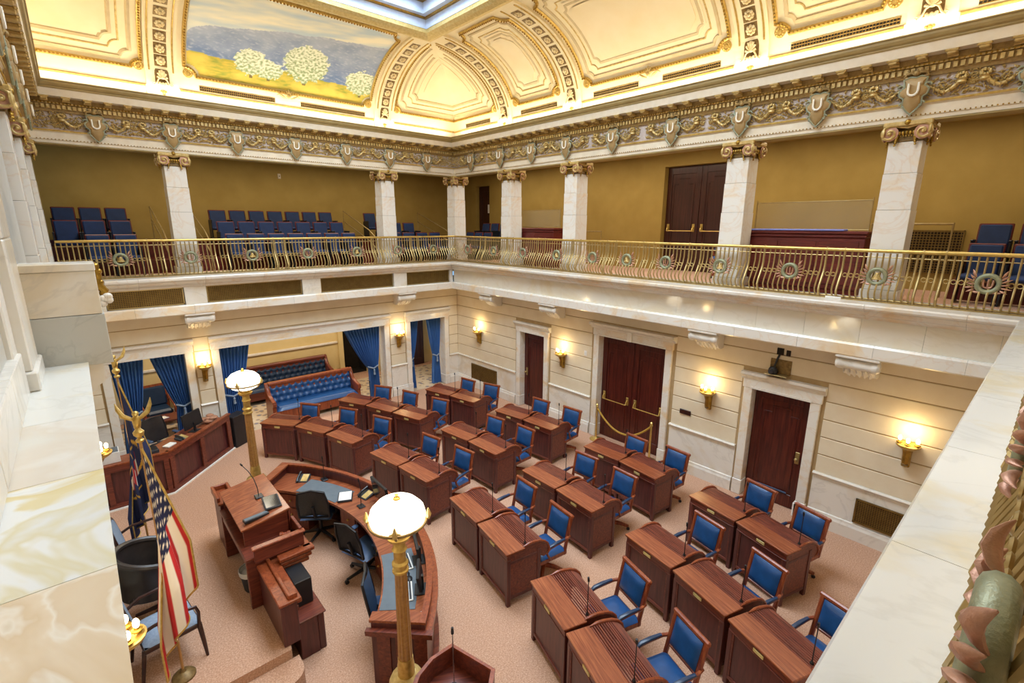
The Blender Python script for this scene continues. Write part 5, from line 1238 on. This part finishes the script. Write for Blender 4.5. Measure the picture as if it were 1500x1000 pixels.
# ------------------------------------------------------------------ benches and lounge furniture
def bench(lab, x0, x1, y, blue, wd):
    L = x1 - x0; r = thing('tufted_bench', lab, 'bench', ((x0 + x1) / 2, y, 0)); h = L / 2
    MB().cbox(-h + .08, h - .08, .5, .6, .2, .93, .015).build('back_frame', wd, r); MB().cbox(-h + .02, h - .02, .48, .64, .9, .99, .02).build('top_rail', wd, r)
    MB().cbox(-h + .05, h - .05, -.02, .06, .12, .36, .012).build('front_rail', wd, r)
    for sx in (-1, 1):
        q = [(0, .0), (.62, .0), (.62, .98), (.54, .96), (.42, .72), (.2, .62), (.02, .6), (-.03, .57), (-.02, .5), (.04, .46)]
        MB().prism(q, sx * h - .045, sx * h + .045, 'x').build('side_panel', wd, r)
        MB().tube([(sx * h, .5, .86), (sx * h, .38, .7), (sx * h, .18, .64), (sx * h, -.02, .6)], .045, 8, flat=.5).build('arm_cap', wd, r, True)
    NU, NV = int(L * 40), 26; px, pz = .17, .15
    def tuft(x, z):
        a = x / px; b = z / pz; d1 = math.hypot((a + .5) % 1 - .5, ((b / 2 + .5) % 1 - .5) * 2 * .9); d2 = math.hypot((a) % 1 - .5, ((b / 2) % 1 - .5) * 2 * .9)
        return min(1, min(d1, d2) * 1.5)
    g = MB(); g.grid(lambda u, v: Vector((-h + .06 + (L - .12) * u, .5 - .03 * v * 0 - .075 * tuft((u * L), v * .47) ** .6 + .08 * v - .02, .43 + .47 * v)), NU, NV); tb = g.build('tufted_back', blue, r, True)
    m = MB()
    for i in range(int(L / px)):
        for b in range(4):
            x = (i + (.0 if b % 2 == 0 else .5)) * px + .0; z = b * pz
            if .06 < x < L - .06 and z < .45: m.ball((-h + x * (L - .12) / L + .06, .475 + .08 * z / .47, .43 + z), .012, 6, 4)
    m.build('buttons', blue, tb, True)['kind'] = 'stuff'
    g = MB(); g.grid(lambda u, v: Vector((-h + .05 + (L - .1) * u, -.04 + .56 * v, .36 + .1 * min(1, (1 - abs(2 * v - 1) ** 8)) * (1 - abs(2 * u - 1) ** 40))), 30, 14); g.build('seat_cushion', blue, r, True)
    for sx in (-1, 1):
        for yy in (.0, .56): MB().cbox(sx * h - .045, sx * h + .045, yy, yy + .07, 0, .14, .01).build('leg', wd, r)
bench('bright blue tufted leather bench standing in the wide opening', 3.2, 5.45, 12.62, 'blue_leather', 'mahogany_light')
bench('dark tufted bench against the back wall of the lounge', 2.45, 5.45, 14.5, 'navy_leather', 'mahogany')
def clubchair(lab, loc, rz):
    r = thing('lounge_chair', lab, 'chair', loc, rz, 'wood framed lounge chairs')
    MB().cbox(-.28, .28, -.3, .25, .26, .42, .05).build('seat_cushion', 'navy_leather', r); mt = Matrix.Translation((0, .24, .4)) @ Matrix.Rotation(-.25, 4, 'X')
    MB().cbox(-.28, .28, -.06, .05, 0, .5, .04, mt).build('back_cushion', 'navy_leather', r); MB().cbox(-.33, .33, .05, .09, -.1, .56, .015, mt).build('back_frame', 'mahogany_light', r)
    for sx in (-1, 1):
        MB().tube([(sx * .32, .34, .62), (sx * .32, .0, .56), (sx * .32, -.3, .5), (sx * .32, -.34, .44), (sx * .32, -.32, 0)], .025, 8).build('arm', 'mahogany_light', r, True)
        MB().tube([(sx * .32, .32, .5), (sx * .32, .36, 0)], .025, 8).build('back_leg', 'mahogany_light', r, True)
    MB().cbox(-.33, .33, -.32, .3, .2, .26, .012).build('seat_frame', 'mahogany_light', r)
clubchair('wood framed blue lounge chair seen between the parted curtains', (.98, 14.75, 0), .1); clubchair('wood framed blue lounge chair half hidden by the gathered curtain', (1.75, 14.75, 0), -.1)
ct = thing('coffee_table', 'low dark coffee table in front of the lounge chairs', 'table', (1.15, 13.9, 0))
MB().cbox(-.5, .5, -.28, .28, .36, .4, .01).build('table_top', 'mahogany', ct)
for sx in (-1, 1):
    for sy in (-1, 1): MB().cbox(sx * .45 - .03, sx * .45 + .03, sy * .23 - .03, sy * .23 + .03, 0, .36, .006).build('leg', 'mahogany', ct)
tablet('magazine', 'open magazine on the low lounge table', 'magazine', (.95, 13.85, .4), .4, .3, .22, .012, 'lilac_cloth', 'paper')
# curtains
def curtain(lab, xt0, xt1, xm, wm, xb0, xb1, y, ztie=.95, top=2.17, mat='blue_velvet', n=9):
    r = thing('curtain', lab, 'curtain', ((xt0 + xt1) / 2, y, 0), 0, 'blue velvet curtains'); cx = (xt0 + xt1) / 2
    def ed(v):
        z = .02 + (top - .02) * v
        if z > ztie: t = (z - ztie) / (top - ztie); t = t ** .8; return xm - wm / 2 + (xt0 - xm + wm / 2) * t, xm + wm / 2 + (xt1 - xm - wm / 2) * t, z
        t = (ztie - z) / ztie; t = t ** .5; return xm - wm / 2 + (xb0 - xm + wm / 2) * t, xm + wm / 2 + (xb1 - xm - wm / 2) * t, z
    def P(u, v):
        a, b, z = ed(v); return (a + (b - a) * u - cx, .045 * math.sin(u * n * 2 * PI) + .012 * math.sin(u * 31 + z * 4), z)
    g = MB(); g.grid(P, n * 10, 40); g.build('drape', mat, r, True)
    MB().tube([(xm - wm / 2 - .02 - cx, -.02, ztie + .05), (xm - cx, -.075, ztie - .01), (xm + wm / 2 + .02 - cx, -.02, ztie + .05)], .018, 6, flat=1.4).build('tie_back', 'light_blue_fabric', r, True)
    m = MB(); m.lathe([(.012, 0), (.03, -.03), (.02, -.05), (.035, -.16), (.0, -.16)], 8, (xm - cx, -.09, ztie - .03)); m.build('tassel', 'light_blue_fabric', r, True)
yc = YA + .22
curtain('gathered blue curtain beside the printer end of the side desk', .17, .76, .42, .3, .18, .52, yc); curtain('gathered blue curtain parted over the lounge chairs', .86, 1.5, 1.35, .26, 1.15, 1.48, yc)
curtain('blue curtain beside the lamp post end of the wide opening', 2.15, 2.85, 2.36, .34, 2.16, 2.6, yc); curtain('broad blue curtain tied back at the corner end of the wide opening', 5.2, 6.28, 6.0, .3, 5.88, 6.2, yc, n=12)
curtain('narrow blue curtain on the bench side of the corner opening', 7.15, 7.55, 7.25, .16, 7.15, 7.4, yc, n=6); curtain('blue curtain with tassel on the corner side of the corner opening', 7.85, 8.36, 8.16, .22, 8.0, 8.32, yc, n=7)

# ------------------------------------------------------------------ gallery seats
def seat():
    r = thing('theatre_seat', 'x', 'theatre seat', group='navy folding theatre seats in the gallery')
    mt = Matrix.Translation((0, .1, .38)) @ Matrix.Rotation(-.16, 4, 'X')
    MB().cbox(-.2, .2, 0, .035, -.02, .5, .012, mt).build('back_shell', 'claret', r); MB().cbox(-.18, .18, -.04, .0, .02, .475, .018, mt).build('back_pad', 'blue_fabric', r)
    MB().cbox(-.2, .2, -.32, .1, .36, .44, .03).build('seat_pad', 'blue_fabric', r)
    for sx in (-1, 1):
        MB().cbox(sx * .213 - .012, sx * .213 + .012, -.2, .15, .0, .6, .006).build('standard', 'black_plastic', r); MB().cbox(sx * .211 - .018, sx * .211 + .018, -.22, .12, .6, .625, .008).build('arm_rest', 'black_plastic', r)
    return r
st = seat(); first = True
BLK = {'left': ('the short block by the left column', [-.06, .4, .86]), 'mid': ('the long block between two columns', [2.95 + .475 * k for k in range(7)]), 'right': ('the block toward the corner column', [7.22, 7.69, 8.16, 8.63])}
for key, (txt, xs) in BLK.items():
    for rw, (y, z, rn) in enumerate(((13.25, 3.9, 'front'), (14.05, 4.19, 'middle'), (14.85, 4.48, 'rear'))):
        for k, x in enumerate(xs):
            if key == 'left' and rw == 0 and k == 0: continue
            if key == 'right' and (rw, k) in ((2, 1), (2, 2), (2, 3), (1, 3)): continue
            place(st, (x, y, z), 0, 'navy theatre seat, %s of the %s row in %s' % (ORD[k], rn, txt), first); first = False
for rw, (x, z, rn) in enumerate(((9.9, 3.9, 'lower'), (10.6, 4.19, 'upper'))):
    for k in range(3): place(st, (x, 13.45 - .47 * k, z), -PI / 2, 'navy theatre seat, %s from the notice door in the %s corner row' % (ORD[k], rn))
    for k in range(3): place(st, (x, .8 - .48 * k, z), -PI / 2, 'navy theatre seat, %s from the brass stair rail in the %s near row' % (ORD[k], rn))
MB().box(10.2, 11.28, -1.2, 1.15, 3.9, 4.19).build('riser_step', 'claret', gf); MB().box(10.25, 11.28, 12.2, 13.8, 3.9, 4.19).build('riser_step', 'claret', gf)
# gallery cabinets, glass screens, handrails
def cabinet(lab, y0, y1, x=9.35, cloth=False):
    c = (y0 + y1) / 2; h = (y1 - y0) / 2; r = thing('gallery_cabinet', lab, 'cabinet', (x, c, 3.9), -PI / 2)
    MB().cbox(-h, h, -.22, .22, .08, .92, .01).build('body', 'claret', r); MB().cbox(-h + .02, h - .02, -.2, .2, 0, .08, .008).build('plinth', 'claret', r)
    MB().cbox(-h - .03, h + .03, -.26, .26, .98, 1.03, .012).build('top', 'claret', r); MB().cbox(-h - .015, h + .015, -.24, .24, .92, .98, .015).build('cornice', 'claret', r)
    n = 3
    for k in range(n):
        a = -h + .06 + (2 * h - .12) * k / n; b = -h + .06 + (2 * h - .12) * (k + 1) / n; p = MB().cbox(a + .02, b - .02, -.235, -.22, .16, .86, .006).build('panel', 'claret', r)
    return r
cabinet('dark red panelled cabinet in the gallery near the corner columns', 8.95, 10.9, 9.6); cabinet('dark red panelled cabinet in the gallery with lilac cloth on top', 2.15, 4.1, 9.6)
tag(MB().cbox(-.85, .7, -.12, .1, 0, .03, .01).build('folded_cloth', 'lilac_cloth', None, False, (9.45, 3.15, 4.93), -PI / 2), 'lilac cloth laid along the near gallery cabinet', 'cloth')
def screen(lab, y0, y1, x, z0, z1):
    r = thing('glass_screen', lab, 'glass screen', (x, (y0 + y1) / 2, z0), -PI / 2); h = (y1 - y0) / 2; t = z1 - z0
    MB().box(-h, h, -.005, .005, .03, t).build('glass_pane', 'glass', r)
    m = MB()
    for z in (.02, t): m.tube([(-h, 0, z), (h, 0, z)], .009, 6)
    for sx in (-h, h): m.tube([(sx, 0, -.0), (sx, 0, t + .04)], .01, 6)
    m.build('brass_frame', 'brass', r)
screen('brass framed glass screen above the near gallery cabinet', 2.2, 4.0, 9.68, 4.93, 5.42); screen('brass framed glass screen above the far gallery cabinet', 9.0, 10.75, 9.68, 4.93, 5.4)
def handrail(lab, pts, posts):
    r = thing('handrail', lab, 'handrail', pts[0][0] if False else (0, 0, 0))
    for i, p in enumerate(pts): MB().tube(p, .016, 8).build('rail', 'brass', r, True)
    for a, b in posts: MB().tube([a, b], .013, 8).build('post', 'brass', r, True)
def xr(x, lab):
    handrail(lab, [[(x, 13.1, 4.65), (x, 13.5, 4.85), (x, 15.2, 5.4)], [(x, 13.1, 4.35), (x, 13.5, 4.55), (x, 15.2, 5.1)]], [((x, 13.1, 3.9), (x, 13.1, 4.65)), ((x, 15.2, 4.48), (x, 15.2, 5.4))])
xr(1.55, 'brass stair rail on the left seat block side of the left column'); xr(2.35, 'brass stair rail between the left column and the long seat block')
xr(6.45, 'brass stair rail between the long seat block and the next column'); xr(9.1, 'brass stair rail climbing behind the corner column')
handrail('brass rail with two bars past the near gallery column', [[(10.3, 1.25, 5.05), (10.3, 2.3, 5.05)], [(10.3, 1.25, 4.6), (10.3, 2.3, 4.6)]], [((10.3, 1.25, 3.9), (10.3, 1.25, 5.07)), ((10.3, 2.3, 3.9), (10.3, 2.3, 5.07))])
handrail('low brass rail beside the far cabinet and double door', [[(10.4, 8.2, 4.85), (10.4, 8.9, 4.85)], [(10.4, 8.2, 4.5), (10.4, 8.9, 4.5)]], [((10.4, 8.2, 3.9), (10.4, 8.2, 4.87)), ((10.4, 8.9, 3.9), (10.4, 8.9, 4.87))])
v3 = thing('wall_vent', 'square bronze vent grille on the olive wall by the brass rail', 'vent'); vent('B', 1.2, 2.0, 4.2, 4.95, -2.418, v3, .045)
gc = place(h0, (10.3, 4.75, 3.9), -PI / 2 - .5, 'blue leather armchair standing alone in the gallery before the double door')
tag(MB().cbox(-.17, .17, -.1, .1, 0, .03, .004).build('paper_stack', 'paper', None, False, (8.72, 2.3, 3.93), .3), 'white papers left on the ledge behind the railing', 'papers')
fx = thing('wall_fixture', 'small pale sensor high on the olive gallery wall', 'sensor', (4.78, 15.6, 6.35)); MB().cbox(-.04, .04, -.03, 0, -.07, .07, .01).build('housing', 'corona', fx); MB().ball((0, -.035, .0), .015, 8, 5).build('lens', 'charcoal', fx)

# ------------------------------------------------------------------ rope barrier, wall devices
rp = thing('rope_barrier', 'brass posts with gold rope before the double door', 'rope barrier', (8.72, 6.0, 0))
for y in (.75, -.72):
    p = MB().lathe([(.15, 0), (.15, .015), (.05, .04), (.022, .06), (.02, .8), (.032, .81), (.032, .84), (.02, .86), (.03, .88), (0, .91)], 18, (0, y, 0)).build('post', 'brass_bright', rp, True)
MB().tube([(0, -.72 + 1.47 * k / 20, .8 - .42 * (1 - (2 * k / 20 - 1) ** 2)) for k in range(21)], .022, 8).build('rope', 'rope', rp, True)
wc = thing('wall_camera', 'black camera on a shelf bracket above the single door', 'camera', WP('B', 2.95, 0, 2.5), ROT['B'])
MB().cbox(-.17, .2, 0, .2, 0, .015, .005).build('shelf', 'brass', wc); MB().cbox(-.17, .17, 0, .02, .0, .26, .005).build('back_plate', 'gold_dark', wc)
MB().lathe([(.07, .015), (.08, .05), (.07, .1), (.05, .13), (0, .14)], 14, (.08, .11, 0)).build('camera_body', 'black_plastic', wc, True); MB().cyl((.08, .16, .08), (.08, .22, .07), .035, None, 12).build('lens', 'charcoal', wc, True)
MB().tube([(.08, .08, .12), (.06, .05, .25), (.04, .02, .34)], .018, 8).build('cable_arm', 'black_plastic', wc, True)
MB().cbox(-.02, .09, 0, .02, .34, .46, .005).cbox(-.13, -.06, 0, .015, .34, .44, .005).build('outlet_plate', 'dark_void', wc)
tag(wbox(MB(), 'B', 4.5, 4.74, .0, .02, 1.24, 1.34, .004).build('wall_plaque', 'dark_wood'), 'small dark plaque on the wall beside the double door', 'plaque')
sw = thing('wall_switch', 'small white switch plate on the wall beside the double door', 'switch', WP('B', 7.3, 0, 2.0), ROT['B']); MB().cbox(-.04, .04, 0, .012, -.06, .06, .004).build('plate', 'paper', sw); MB().cbox(-.01, .01, .012, .022, -.02, .02, .003).build('toggle', 'white_plastic', sw)
